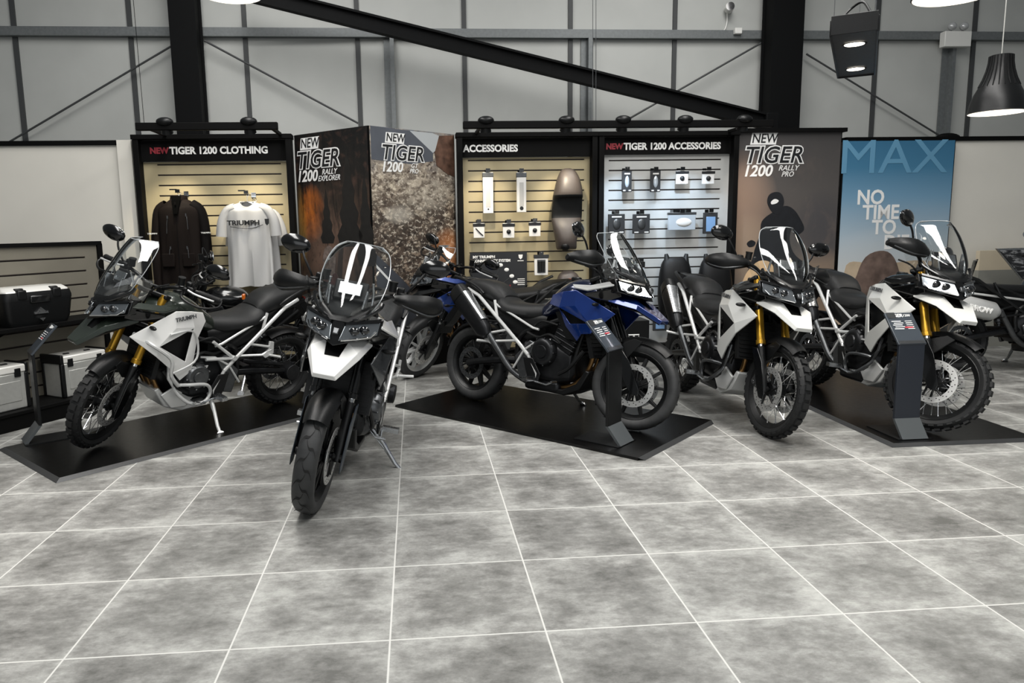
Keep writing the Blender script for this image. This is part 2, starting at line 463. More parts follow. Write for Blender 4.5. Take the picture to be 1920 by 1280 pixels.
        b.tube([(.70, s * .16, .70), (.80, s * .18, .76), (.95, s * .17, .74)], .009, n=8, k=5)
        part('coolant_hose', b, BLK, eng)
        b = B(); b.prism([V(x, s * .165, z) for x, z in ((.56, .46), (.70, .60), (.76, .58), (.68, .42), (.70, .30), (.62, .28))], (0, s * .03, 0)); part('gearbox_cover', b, GREYM, eng, bevel=.008)
    b = B()
    b.box((1.25, 0, .66), (.035, .40, .30), Matrix.Rotation(math.radians(-16), 3, 'Y'))
    for k in range(9): b.box(V(1.271 + (k - 4) * -.009, 0, .66 + (k - 4) * .03), (.012, .37, .006), Matrix.Rotation(math.radians(-16), 3, 'Y'))
    part('radiator', b, BLK, root)
    b = B()
    for y in (-.09, 0, .09): b.tube([(1.12, y, .70), (1.22, y, .62), (1.235, y, .5), (1.17, y * .9, .36), (1.06, y * .7 - .02, .27), (.9, y * .4 - .04, .235)], .019, n=10, k=5)
    part('exhaust_header', b, BRONZE, root)
    b = B(); b.tube([(.92, -.05, .235), (.7, -.1, .24), (.52, -.16, .33), (.40, -.20, .48), (.30, -.235, .62)], [.026] * 17, n=10, k=4); part('mid_pipe', b, GREYM, root)
    b = B(); b.box((.80, -.04, .245), (.34, .2, .10)); part('collector_box', b, DARKM, root, bevel=.03)
    if o.get('retro'):
        pass
    else:
        p0, p1 = V(.30, -.245, .60), V(-.08, -.25, .98); d = (p1 - p0).normalized(); nn = V(-d.z, 0, d.x)
        def oval(p, a, c_, e=3):
            r = []
            for i in range(20):
                t = 2 * PI * i / 20; ct, st = math.cos(t), math.sin(t)
                r.append(p + nn * a * math.copysign(abs(ct) ** (2 / e), ct) + V(0, 1, 0) * c_ * math.copysign(abs(st) ** (2 / e), st))
            return r
        b = B().loft([oval(p0, .035, .032), oval(p0 + d * .06, .07, .052), oval(p0 + d * .44, .088, .06), oval(p0 + d * .50, .075, .055)])
        mf = part('silencer', b, o.get('canm', DARKM), root)
        b = B(); b.loft([[p + V(0, -.006, 0) for p in r] for r in (oval(p0 + d * .12, .02, .046), oval(p0 + d * .43, .024, .054))]); b.xf(Matrix.Translation(nn * -.066))
        part('heat_shield', b, STEEL, mf)
        b = B().loft([oval(p0 + d * .43, .091, .063), oval(p0 + d * .52, .08, .055), oval(p0 + d * .54, .055, .04)]); part('end_cap', b, BLK, mf)
    # swingarm, drive, hugger
    b = B()
    for s in (-1, 1):
        b.tube([(.58, s * .10, .42), (.40, s * .135, .41), (.15, s * .14, .37), (0, s * .125, .335)], [.036, .034, .03, .03], n=8, k=0)
    b.box((.44, 0, .42), (.07, .24, .07)); b.cyl((0, .09, .335), (0, .19, .335), .085, .07, 20)
    b.tube([(.5, .15, .52), (.1, .16, .42)], .017)
    part('swingarm', b, DARKM, root, bevel=.004)
    b = B(); b.tube([(.46, 0, .48), (.42, 0, .78)], .028); b.tube([(.465, 0, .46), (.415, 0, .82)], .016)
    for k in range(7): b.lathe([(.03, -.005), (.04, 0), (.03, .005)], (.455 - .005 * k, 0, .5 + .035 * k), 14, axis='z')
    part('rear_shock', b, GREYM, root)
    part('rear_mudguard', arc_guard((0, 0, Rr), Rr + .03, 62, 160 if not o.get('retro') else 190, .085, .03), BLK, root, solid=.006)
    b = B(); b.box((1.1, 0, 0.0), (.01, .01, .01)) if False else None
    b.prism([V(-.12, -.05, .93), V(-.2, -.05, .93), V(-.42, -.04, .66), V(-.40, -.04, .62), V(-.34, -.04, .66)], (0, .1, 0)); b.box((-.40, 0, .62), (.012, .17, .13), Matrix.Rotation(math.radians(28), 3, 'Y'))
    pl = part('plate_holder', b, BLK, root, bevel=.004)
    b = B(); b.box((-.175, 0, .955), (.04, .12, .035)); part('tail_light', b, RED, root, bevel=.01)
    for s in (-1, 1):
        b = B(); b.tube([(-.26, s * .04, .83), (-.27, s * .12, .82)], .006); b.ball((-.27, s * .15, .82), (.016, .04, .014)); part('indicator', b, BLK, root)
        b = B(); b.tube([(1.30, s * .16, .93), (1.32, s * .22, .92)], .007); b.ball((1.325, s * .255, .92), (.018, .04, .015)); part('indicator', b, BLK, root)
    # underseat + subframe
    b = B(); b.loft([superring(x, zb, zt, hw, 4) for x, zb, zt, hw in ((-.16, .93, .97, .09), (.1, .86, .96, .13), (.35, .66, .86, .14), (.62, .56, .82, .13), (.8, .6, .82, .12))])
    part('side_cover', b, BLK, root)
    sm = o['subm']
    for s in (-1, 1):
        b = B(); b.tube([(-.02, s * .165, .985), (.12, s * .175, .93), (.62, s * .2, .55), (.70, s * .2, .48)], .0155, n=8); b.tube([(.70, s * .2, .48), (.80, s * .205, .34), (.80, s * .2, .28)], .013)
        b.tube([(.30, s * .165, .87), (.72, s * .185, .70), (.78, s * .185, .69)], .010); b.tube([(.29, s * .165, .90), (.345, s * .185, .76)], .012)
        b.tube([(.47, s * .19, .665), (.30, s * .215, .625), (.27, s * .22, .60), (.36, s * .21, .56), (.58, s * .2, .585)], .0105); b.tube([(.66, s * .2, .52), (.56, s * .2, .36)], .009); b.tube([(.66, s * .2, .52), (.78, s * .19, .60), (.90, s * .18, .62)], .009)
        if o['knob'] and not o.get('retro'):
            b.tube([(.62, s * .2, .575), (.80, s * .19, .73)], .013); b.tube([(.62, s * .2, .57), (.86, s * .19, .595)], .013); b.tube([(.99, s * .2, .555), (.85, s * .195, .545), (.93, s * .2, .43)], .009); b.cyl((.62, s * .19, .575), (.62, s * .225, .575), .02, n=12)
        sf = part('subframe', b, sm, root)
        b = B(); b.prism([V(x, s * .205, z) for x, z in ((.25, .66), (.29, .67), (.30, .60), (.36, .56), (.33, .53), (.25, .56))], (0, s * .02, 0)); b.cyl((.29, s * .21, .55), (.26, s * .33, .56), .011)
        part('passenger_peg', b, sm, sf, bevel=.003)
        b = B(); b.prism([V(x, s * .2, z) for x, z in ((.66, .46), (.76, .46), (.84, .34), (.82, .26), (.74, .26), (.70, .34))], (0, s * .015, 0)); part('peg_hanger', b, SATIN, root, bevel=.004)
        b = B(); b.box((.78, s * .28, .295), (.05, .12, .022)); 
        for k in range(4): b.box((.76 + k * .013, s * .285, .31), (.005, .11, .012))
        part('footpeg', b, STEEL, root)
        b = B(); b.tube([(.80, s * .23, .28), (.93, s * .245, .27), (1.0, s * .25, .30)], .008); b.cyl((1.0, s * .22, .30), (1.0, s * .285, .30), .011)
        part('foot_lever', b, STEEL, root)
    # side stand on the left
    b = B(); b.tube([(.80, .15, .30), (.82, .25, .22), (.85, .36, .10), (.86, .42, .055)], [.016, .014, .013, .012], n=8); b.cyl((.86, .42, .048), (.862, .43, .058), .032, n=14); b.tube([(.81, .16, .27), (.83, .27, .18), (.85, .35, .10)], .006)
    part('side_stand', b, o.get('standm', STEEL), root)
    # seats
    retro = o.get('retro')
    if retro:
        b = loft_x([(-.30, .83, .87, .08), (-.2, .80, .90, .13), (.1, .79, .905, .15), (.45, .78, .885, .15), (.72, .76, .87, .12), (.80, .78, .85, .09)], e=3); part('seat', b, SEAT, root)
        b = B().tube([(-.18, -.03, .80), (.05, -.15, .80), (.6, -.16, .72)], .012); part('seat_rail', b, SILV, root)
    else:
        b = loft_x([(.26, .84, .90, .12), (.32, .80, .945, .165), (.42, .78, .905, .18), (.56, .76, .895, .165), (.70, .76, .895, .12), (.79, .80, .90, .085)], e=2.7, skew=-.12); part('rider_seat', b, SEAT, root)
        b = loft_x([(-.14, .96, 1.05, .075), (-.06, .93, 1.075, .125), (.08, .91, 1.08, .145), (.22, .88, 1.05, .15), (.31, .86, .99, .13), (.345, .88, .95, .11)], e=3, skew=-.1); ps = part('pillion_seat', b, SEAT, root)
        b = B()
        for s in (-1, 1): b.tube([(.16, s * .165, .95), (.10, s * .18, 1.0), (-.04, s * .165, 1.05), (-.2, s * .13, 1.085), (-.26, s * .06, 1.08), (-.26, 0, 1.08)], .014, n=8, k=4)
        rk = part('grab_rail', b, BLK, root)
        b = B(); b.prism([V(-.08, -.09, 1.06), V(-.25, -.075, 1.075), V(-.25, .075, 1.075), V(-.08, .09, 1.06)], (0, 0, .012)); part('luggage_plate', b, BLK, rk, bevel=.005)
    # tank
    if retro: tb = [(.74, .82, .86, .08), (.82, .80, .98, .13), (.98, .80, 1.03, .16), (1.12, .84, 1.01, .14), (1.2, .88, .96, .08)]
    else: tb = [(.70, .76, .87, .085), (.80, .77, .955, .13), (.90, .80, 1.04, .175), (1.0, .82, 1.10, .195), (1.10, .84, 1.115, .19), (1.2, .88, 1.09, .15), (1.27, .92, 1.05, .10)]
    tk = part('fuel_tank', loft_x(tb, e=2.4, skew=-.05), o['tank'], root)
    b = B(); b.lathe([(0, 1.126), (.035, 1.126), (.042, 1.118), (.042, 1.09)], (.98, 0, 0), 20, axis='z'); part('filler_cap', b, SATIN, tk)
    # side fairing panels
    nose = not retro or o.get('nose')
    if nose:
        for s in (-1, 1):
            P = dict(a=(.90, s * .19, .975), m=(1.02, s * .225, 1.005), b=(1.14, s * .235, 1.02), c=(1.46, s * .185, .86), d=(1.27, s * .25, .775), e=(1.005, s * .25, .88), g=(.96, s * .22, .78), h=(.985, s * .195, .53), f=(1.06, s * .235, .625), i=(1.08, s * .195, .47), j=(1.17, s * .22, .58), k=(1.29, s * .235, .70), n=(1.15, s * .255, .90), r=(.86, s * .17, .90))
            ks = list(P); vs = [P[k] for k in ks]; ix = ks.index
            if o['panelstyle'] == 'rally':
                fs = ['rame'[0:4], 'mbne', 'bcn', 'cdn', 'ned', 'reg', 'gefh', 'fjih', 'dkjf', 'cdk']
            else:
                P.update(h=(1.05, s * .21, .74), i=(1.15, s * .19, .63), j=(1.2, s * .22, .69), f=(1.10, s * .23, .76)); vs = [P[k] for k in ks]
                fs = ['rame', 'mbne', 'bcn', 'cdn', 'ned', 'efh', 'fjih', 'dkjf', 'cdk']
            b = B().add(vs, [tuple(ix(c) for c in f) for f in fs])
            sp = part('side_fairing', b, o['panel'], root, solid=.012, bevel=.004, sharp=14)
            b = B().add([(.93, s * .185, .84), (1.2, s * .205, .90), (1.34, s * .18, .78), (1.12, s * .185, .64), (1.04, s * .18, .64)], [(0, 1, 2, 3, 4)])
            part('inner_panel', b, BLK, sp, solid=.01)
            if o.get('brand'):
                # lettering on the upper flank
                u_ = (Vector(P['c']) - Vector(P['a'])).normalized() * (-1 if s > 0 else 1); 
                pts = [Vector(P[k]) for k in 'mbne']; cen = sum(pts, Vector()) / 4 + V(-.01, s * .011, 0)
                xx = V(-s * 1, 0, 0); xx = (V(1.14, s * .235, 0) - V(1.02, s * .225, 0)).normalized() * (-s); yy = V(0, -s * .12, 1).normalized(); zz = xx.cross(yy).normalized(); yy = zz.cross(xx)
                rot = Matrix((xx, yy, zz)).transposed().to_4x4()
                text('TRIUMPH', .042, Matrix.Translation(cen + V(0, 0, .012)) @ rot @ Matrix.Rotation(s * .06, 4, 'Z'), o['brand'], sp, bold=.001, ext=.0015)
            # shoulder strip from the lamp back to the tank
            b = B().add([(1.47, s * .215, 1.07), (1.25, s * .285, .995), (1.06, s * .265, .965), (1.03, s * .20, 1.055), (1.24, s * .20, 1.075), (1.44, s * .18, 1.125)] if o.get('bigshoulder') else [(1.46, s * .205, 1.07), (1.24, s * .24, 1.02), (1.12, s * .235, 1.035), (1.08, s * .20, 1.06), (1.24, s * .19, 1.06), (1.42, s * .18, 1.10)], [(0, 1, 4, 5), (1, 2, 3, 4)])
            part('shoulder_panel', b, o['shoulder'], root, solid=.014, bevel=.004, sharp=20)
            b = B().add([(1.47, s * .175, 1.06), (1.22, s * .225, 1.0), (1.16, s * .2, .93), (1.36, s * .15, .95), (1.48, s * .15, .99)], [(0, 1, 2, 3, 4)])
            part('front_cowl', b, GBLK, root, solid=.02, bevel=.005)
        # beak
        vs = []; 
        for s in (-1, 1): vs += [V(1.36, s * .15, .985), V(1.60, s * .125, .935), V(1.765, s * .055, .83), V(1.64, s * .04, .905), V(1.55, s * .058, .972), V(1.38, s * .165, .945), V(1.60, s * .14, .90), V(1.75, s * .06, .805), V(1.40, s * .06, 1.0)]
        fs = []
        for q in (0, 9):
            fs += [(q, q + 1, q + 4, q + 8), (q + 1, q + 2, q + 3, q + 4), (q, q + 5, q + 6, q + 1), (q + 1, q + 6, q + 7, q + 2)]
        fs += [(2, 11, 12, 3), (2, 7, 16, 11)]
        bk = part('beak', B().add(vs, fs), o['beak'], root, solid=.01, bevel=.004, sharp=22)
        b = B().add([V(1.40, -.062, .99), V(1.40, .062, .99), V(1.55, .06, .962), V(1.65, .042, .89), V(1.65, -.042, .89), V(1.55, -.06, .962)], [(0, 1, 2, 3, 4, 5)]); part('beak_insert', b, BLK, bk, solid=.008)
        b = B().add([V(1.34, -.15, .95), V(1.34, .15, .95), V(1.62, .12, .88), V(1.72, 0, .80), V(1.62, -.12, .88)], [(0, 1, 2, 3, 4)]); part('beak_underside', b, BLK, bk, solid=.006)
        # headlamp
        b = B()
        b.loft([[V(1.36, y * .9, z) for y, z in ((-.19, 1.01), (-.19, 1.11), (0, 1.13), (.19, 1.11), (.19, 1.01), (0, .97))],
                [V(x, y, z) for x, y, z in ((1.48, -.215, 1.02), (1.45, -.22, 1.12), (1.60, 0, 1.09), (1.45, .22, 1.12), (1.48, .215, 1.02), (1.665, 0, .965))]])
        hl = part('headlamp', b, GBLK, root, bevel=.008)
        for s in (-1, 1):
            b = B().add([V(1.495, s * .198, 1.035), V(1.47, s * .202, 1.10), V(1.53, s * .11, 1.085), V(1.59, s * .035, 1.075), V(1.648, s * .022, .995), V(1.582, s * .11, 1.0)], [(0, 1, 2, 5), (2, 3, 4, 5)])
            ln = part('lamp_lens', b, LENS, hl, solid=.012, bevel=.003)
            b = B(); 
            for t in (.3, .68):
                p = V(1.51, s * .17, 1.065).lerp(V(1.61, s * .05, 1.04), t); b.ball(p + V(.010, 0, 0), (.018, .03, .024), 12, 7)
            part('projector', b, GLASSB, ln)
            b = B().add([V(1.474, s * .203, 1.104), V(1.466, s * .203, 1.118), V(1.53, s * .115, 1.102), V(1.594, s * .035, 1.088), V(1.60, s * .035, 1.074), V(1.537, s * .115, 1.088)], [(0, 1, 2, 5), (2, 3, 4, 5)]); part('lamp_brow', b, GBLK, ln, solid=.022)
            b = B().tube([V(1.50, s * .19, 1.05), V(1.535, s * .17, 1.022), V(1.6, s * .10, 1.008), V(1.655, s * .035, .998)], .006, n=6); part('running_light', b, CHROME, ln)
        b = B(); b.box((1.632, 0, 1.04), (.02, .03, .035), Matrix.Rotation(-.6, 3, 'Y')); part('nose_badge', b, GREYM, hl, bevel=.004)
        # screen with deflectors and bracket
        rows = []; sdz = o.get('sdz', 0)
        for x, z, hw in spl([V(1.60, 1.10 + sdz, .115), V(1.565, 1.17 + sdz, .165), V(1.50, 1.27 + sdz, .188), V(1.43, 1.37 + sdz, .182), V(1.375, 1.44 + sdz, .155), V(1.35, 1.475 + sdz, .105)], 4):
            rows.append([V(x - .14 * (q / 6 - 1) ** 2, (q / 6 - 1) * hw, z - .012 * (q / 6 - 1) ** 2) for q in range(13)])
        gs = o.get('screenshift', 0)
        scn = part('windscreen', B().grid(rows), SCREEN, root, solid=.0025, sharp=60)
        ed = [r[0] for r in rows] + rows[-1] + [r[-1] for r in rows[::-1]]
        part('screen_edge', B().tube(ed, .0028, n=6), mat('screen_edge', 'aeb2b4', .15, coat=1), scn)
        for s in (-1, 1):
            b = B().grid([[V(1.46 - .01 * q, s * (.19 + .012 * q), 1.13 + .03 * q), V(1.38 - .01 * q, s * (.23 + .01 * q), 1.12 + .03 * q)] for q in range(6)]); part('wind_deflector', b, SCREEN, scn, solid=.004)
            b = B(); b.tube([(1.45, s * .12, 1.08), (1.40, s * .13, 1.2), (1.415, s * .12, 1.30)], .008, n=8, k=4); b.prism([V(1.44, s * .09, 1.12), V(1.50, s * .09, 1.16), V(1.47, s * .10, 1.26), V(1.42, s * .10, 1.24)], (0, s * .01, 0))
            part('screen_bracket', b, o.get('brk', STEEL), root, bevel=.002)
            b = B(); b.tube([(1.58, s * .02, 1.09), (1.545, s * .11, 1.115), (1.45, s * .18, 1.17), (1.42, s * .19, 1.2)], .011, n=8, k=4); part('screen_surround', b, GBLK, root)
        b = B(); b.prism([V(1.60, -.05, 1.085), V(1.60, .05, 1.085), V(1.52, .13, 1.13), V(1.40, .15, 1.16), V(1.40, -.15, 1.16), V(1.52, -.13, 1.13)], (-.02, 0, .03)); part('dash_shelf', b, BLK, root, bevel=.008)
        b = B(); b.box((1.40, 0, 1.235), (.03, .19, .12), Matrix.Rotation(-.45, 3, 'Y')); ds = part('instrument_display', b, BLK, root, bevel=.01)
        b = B(); b.box((1.425, 0, 1.25), (.012, .13, .07), Matrix.Rotation(-.45, 3, 'Y')); part('display_back_plate', b, STEEL, ds, bevel=.004)
        b = B(); b.box((1.385, 0, 1.229), (.004, .16, .095), Matrix.Rotation(-.45, 3, 'Y')); part('display_glass', b, GLASSB, ds)
    else:
        b = B(); b.lathe([(0, .0), (.06, .0), (.085, .04), (.09, .10), (.085, .11), (0, .115)], (1.33, 0, .0), 24, axis='z'); b.xf(Matrix.Translation(V(1.33, 0, .98)) @ Matrix.Rotation(math.radians(90), 4, 'Y') @ Matrix.Translation(V(-1.33, 0, 0))); part('headlamp', b, GBLK, root)
    # handlebar group (steered)
    b = B(); b.tube([(1.10, -.45, 1.205), (1.15, -.30, 1.225), (1.19, -.16, 1.215), (1.185, -.06, 1.17), (1.185, .06, 1.17), (1.19, .16, 1.215), (1.15, .30, 1.225), (1.10, .45, 1.205)], .0135, n=10, k=3)
    for s in (-1, 1): b.box((1.185, s * .05, 1.14), (.05, .035, .08))
    hb = part('handlebar', b.xf(S), SATIN, root)
    for s in (-1, 1):
        b = B(); b.cyl((1.144, s * .32, 1.222), (1.096, s * .465, 1.203), .019, n=12); b.cyl((1.096, s * .465, 1.203), (1.09, s * .48, 1.2), .021, n=12); part('grip', b.xf(S), RUB, hb)
        b = B(); b.box((1.16, s * .27, 1.225), (.05, .06, .055)); b.box((1.15, s * .245, 1.255), (.04, .045, .05)); part('switch_cluster', b.xf(S), BLK, hb, bevel=.01)
        b = B(); b.tube([(1.19, s * .26, 1.23), (1.205, s * .33, 1.225), (1.18, s * .44, 1.215), (1.17, s * .46, 1.213)], .007, n=8, k=4); part('lever', b.xf(S), SILV, hb)
        b = B(); b.cyl((1.19, s * .2, 1.25), (1.19, s * .2, 1.3), .024, n=14); b.cyl((1.19, s * .2, 1.3), (1.19, s * .2, 1.31), .027, n=14); part('fluid_reservoir', b.xf(S), BLK, hb)
        if not retro and not o.get('open_guard'):
            top = spl([V(1.085, s * .485, 1.225), V(1.17, s * .485, 1.25), V(1.255, s * .42, 1.27), V(1.285, s * .30, 1.255), V(1.26, s * .22, 1.235)], 3)
            bot = spl([V(1.085, s * .485, 1.185), V(1.17, s * .485, 1.16), V(1.255, s * .42, 1.15), V(1.285, s * .30, 1.18), V(1.26, s * .22, 1.205)], 3)
            rows = []
            for q in range(6):
                t = q / 5; bul = .028 * (1 - (2 * t - 1) ** 2); rows.append([p.lerp(r, t) + V(bul, s * bul * .6, 0) for p, r in zip(top, bot)])
            hg = part('handguard', B().grid(rows).xf(S), BLK, hb, solid=.008)
            part('guard_trim', B().tube([r + V(.018, s * .014, .012) for r in bot[2:-1]], .005, n=6).xf(S), GREYM, hg)
        else:
            b = B().tube([(1.09, s * .48, 1.2), (1.16, s * .49, 1.17), (1.25, s * .40, 1.16), (1.27, s * .27, 1.19), (1.18, s * .22, 1.21)], .009, n=8, k=4); part('handguard', b.xf(S), BLK, hb)
        mx, my, mz = o.get('mirror', (1.13, .42, 1.42))
        b = B(); b.tube([(1.16, s * .28, 1.235), (1.175, s * .30, 1.28), (1.165, s * .345, 1.345), (mx + .01, s * (my - .05), mz - .03)], .0075, n=8, k=4); ms = part('mirror_stem', b.xf(S), BLK, hb)
        Mr = Matrix.Rotation(s * .12, 3, 'X')
        b = B(); b.ball((mx, s * my, mz), (.032, .092, .055), 18, 11, Mr); mh = part('mirror', b.xf(S), GBLK, ms)
        b = B(); b.ball((mx - .022, s * my, mz), (.012, .082, .047), 18, 9, Mr); part('mirror_glass', b.xf(S), MIRR, mh)
    b = B(); 
    for y in (-.12, .12): b.tube([(1.17, y * 1.6, 1.21), (1.26, y, 1.16), (1.30, y * .5, 1.0), (1.2, y * .8, .86)], .007, n=6, k=5)
    part('control_cable', b, BLK, root)
    # sump guard / crash bars
    b = B()
    zs = [(1.24, .40), (1.16, .25), (1.02, .19), (.80, .20), (.80, .235), (1.0, .235), (1.12, .29), (1.2, .41)]
    b.prism([V(x, -.13, z) for x, z in zs], (0, .26, 0)); part('sump_guard', b, o.get('sump', SATIN), root, bevel=.01)
    if o.get('lowbars'):
        for s in (-1, 1):
            b = B(); b.tube([(1.12, s * .19, .42), (1.02, s * .255, .44), (.88, s * .25, .41), (.84, s * .23, .33), (.90, s * .235, .27), (1.04, s * .25, .30)], .013, n=8, closed=True, k=4)
            b.tube([(1.12, s * .19, .42), (1.17, s * .2, .50), (1.16, s * .18, .60)], .012)
            part('crash_bar', b, o['barm'], root)
            b = B().prism([V(x, s * .135, z) for x, z in ((1.20, .36), (1.06, .42), (.90, .33), (1.0, .23), (1.12, .24))], (0, s * .02, 0)); part('side_skid_plate', b, o.get('sump', SILV), root, bevel=.006)
    if o.get('highbars'):
        for s in (-1, 1):
            b = B(); b.tube([(1.40, s * .13, .86), (1.33, s * .24, .80), (1.20, s * .285, .68), (1.19, s * .27, .55), (1.12, s * .25, .45)], .0145, n=8, k=4); b.tube([(1.19, s * .27, .56), (1.0, s * .26, .62), (.96, s * .24, .74), (1.02, s * .25, .86), (1.2, s * .27, .86)], .008, n=8, k=4)
            part('upper_crash_bar', b, o['barm'], root)
    if retro:
        for dz, y in ((0, -.2), (-.0, -.2)):
            pass
        b = B(); p0, p1 = V(.28, -.22, .60), V(-.26, -.24, .73); b.loft([b.ring(p0 + (p1 - p0) * t_, p1 - p0, r_, 24) for t_, r_ in ((0, .05), (.12, .095), (.75, .10), (.92, .085), (1, .05))])
        mf = part('silencer', b, SILV, root)
        if o.get('canword'):
            dd_ = (p1 - p0).normalized(); mm_ = (p0 + p1) / 2; text(o['canword'], .075, Matrix.Translation(mm_ + V(0, -.1, -.02)) @ Matrix.Rotation(PI / 2, 4, 'X') @ Matrix.Rotation(math.atan2(-dd_.z, -dd_.x), 4, 'Z'), LETW, mf, ext=.008, bold=.002)
    return root, M
# ------------------------------------------------------------------ the room
ZT = 2.585
def floor_mat():
    m = bpy.data.materials.new('floor_tiles'); m.use_nodes = True; nt = m.node_tree; N = nt.nodes; L = nt.links
    p = N['Principled BSDF']
    def math_(op, a, b=None):
        n = N.new('ShaderNodeMath'); n.operation = op
        for i, q in enumerate((a, b)):
            if q is None: continue
            if isinstance(q, (int, float)): n.inputs[i].default_value = q
            else: L.new(q, n.inputs[i])
        return n.outputs[0]
    tc = N.new('ShaderNodeTexCoord'); sx = N.new('ShaderNodeSeparateXYZ'); L.new(tc.outputs['Object'], sx.inputs[0])
    X = math_('ADD', math_('DIVIDE', sx.outputs[0], .6), 3.23144 + 20); Y = math_('ADD', math_('DIVIDE', sx.outputs[1], -.6), 9.25786 + 40)
    fx, fy = math_('FRACT', X), math_('FRACT', Y)
    def edge(f): return math_('SUBTRACT', .5, math_('ABSOLUTE', math_('SUBTRACT', f, .5)))
    e = math_('MINIMUM', edge(fx), edge(fy))
    gr = N.new('ShaderNodeMapRange'); gr.inputs['From Min'].default_value = .004; gr.inputs['From Max'].default_value = .0075; L.new(e, gr.inputs[0])
    cell = N.new('ShaderNodeCombineXYZ'); L.new(math_('FLOOR', X), cell.inputs[0]); L.new(math_('FLOOR', Y), cell.inputs[1])
    wn = N.new('ShaderNodeTexWhiteNoise'); L.new(cell.outputs[0], wn.inputs['Vector'])
    off = N.new('ShaderNodeVectorMath'); off.operation = 'MULTIPLY_ADD'; L.new(wn.outputs['Color'], off.inputs[0]); off.inputs[1].default_value = (30, 30, 30); L.new(tc.outputs['Object'], off.inputs[2])
    n1 = N.new('ShaderNodeTexNoise'); n1.inputs['Scale'].default_value = 3.2; n1.inputs['Detail'].default_value = 9; n1.inputs['Roughness'].default_value = .68; L.new(off.outputs[0], n1.inputs['Vector'])
    st = N.new('ShaderNodeMapping'); st.inputs['Scale'].default_value = (1, 1.7, 1); L.new(off.outputs[0], st.inputs[0])
    n2 = N.new('ShaderNodeTexNoise'); n2.inputs['Scale'].default_value = 11; n2.inputs['Detail'].default_value = 10; n2.inputs['Roughness'].default_value = .78; L.new(st.outputs[0], n2.inputs['Vector'])
    # paler clouding towards tile edges, as printed on the tile
    ed = N.new('ShaderNodeMapRange'); ed.inputs['From Min'].default_value = 0; ed.inputs['From Max'].default_value = .22; ed.inputs['To Min'].default_value = .10; ed.inputs['To Max'].default_value = 0; L.new(e, ed.inputs[0])
    f = math_('ADD', math_('ADD', math_('MULTIPLY', n1.outputs['Fac'], .52), math_('MULTIPLY', n2.outputs['Fac'], .53)), ed.outputs[0])
    f = math_('ADD', f, math_('MULTIPLY', math_('SUBTRACT', wn.outputs['Value'], .5), .05))
    r = N.new('ShaderNodeValToRGB'); el = r.color_ramp.elements
    el[0].position = .40; el[1].position = .72; el[0].color = (*srgb('565653'), 1); el[1].color = (*srgb('abaca8'), 1)
    k = el.new(.54); k.color = (*srgb('7b7b78'), 1)
    L.new(f, r.inputs[0])
    mx = N.new('ShaderNodeMix'); mx.data_type = 'RGBA'; L.new(gr.outputs[0], mx.inputs[0]); mx.inputs[6].default_value = (*srgb('c6c6c2'), 1); L.new(r.outputs[0], mx.inputs[7])
    L.new(mx.outputs[2], p.inputs['Base Color'])
    ro = N.new('ShaderNodeMapRange'); ro.inputs['To Min'].default_value = .42; ro.inputs['To Max'].default_value = .58; L.new(n2.outputs['Fac'], ro.inputs[0]); L.new(ro.outputs[0], p.inputs['Roughness'])
    bp = N.new('ShaderNodeBump'); bp.inputs['Strength'].default_value = .25; bp.inputs['Distance'].default_value = .003; L.new(n2.outputs['Fac'], bp.inputs['Height']); L.new(bp.outputs[0], p.inputs['Normal'])
    return m
b = B(); b.box((1, 3, -.05), (30, 26, .1)); fl = part('floor', b, floor_mat()); struct(fl)

WALLP = mat('painted_cladding', 'b0b2af', .65, var=.05, scale=2)
JOINT = mat('cladding_joint', '3a3c3d', .6)
GALV = mat('galvanised_steel', '6d7172', .55, metal=.3, var=.12)
COLM = mat('column_paint', '08090a', .7, spec=.12)
WHT = mat('white_board', 'dcd9d0', .6, var=.03, scale=2)
BOARDBLK = mat('black_board', '060606', .65, spec=.12)
SLATG = mat('slat_grey', '6f6b60', .6, var=.06, scale=6)
CREAM = mat('slat_cream', 'a99d7d', .55, var=.05, scale=5)
PALE = mat('slat_pale', 'b8b9b7', .5, var=.05, scale=5)
DGRV = mat('slat_groove', '241c18', .6)
LETW = mat('white_lettering', 'eeeeec', .5)
LETR = mat('red_lettering', '8c1f2c', .5)
LETD = mat('dark_lettering', '17181a', .5)

def wallpart(name, b, m, **k): return part(name, b, m, **k)
def wstruct(name, b, m):
    o = part(name, b, m); o.matrix_world = WM; return struct(o)
def wthing(name, label, cat, u, y, z, group=None, rot=None):
    M = WM @ Matrix.Translation((u, y, z))
    if rot is not None: M = M @ rot
    return empty(name, M, label, cat, group)
TX = Matrix.Rotation(PI / 2, 4, 'X')
def TT(x, y, z, a=0): return Matrix.Translation((x, y, z)) @ TX @ Matrix.Rotation(a, 4, 'Z')

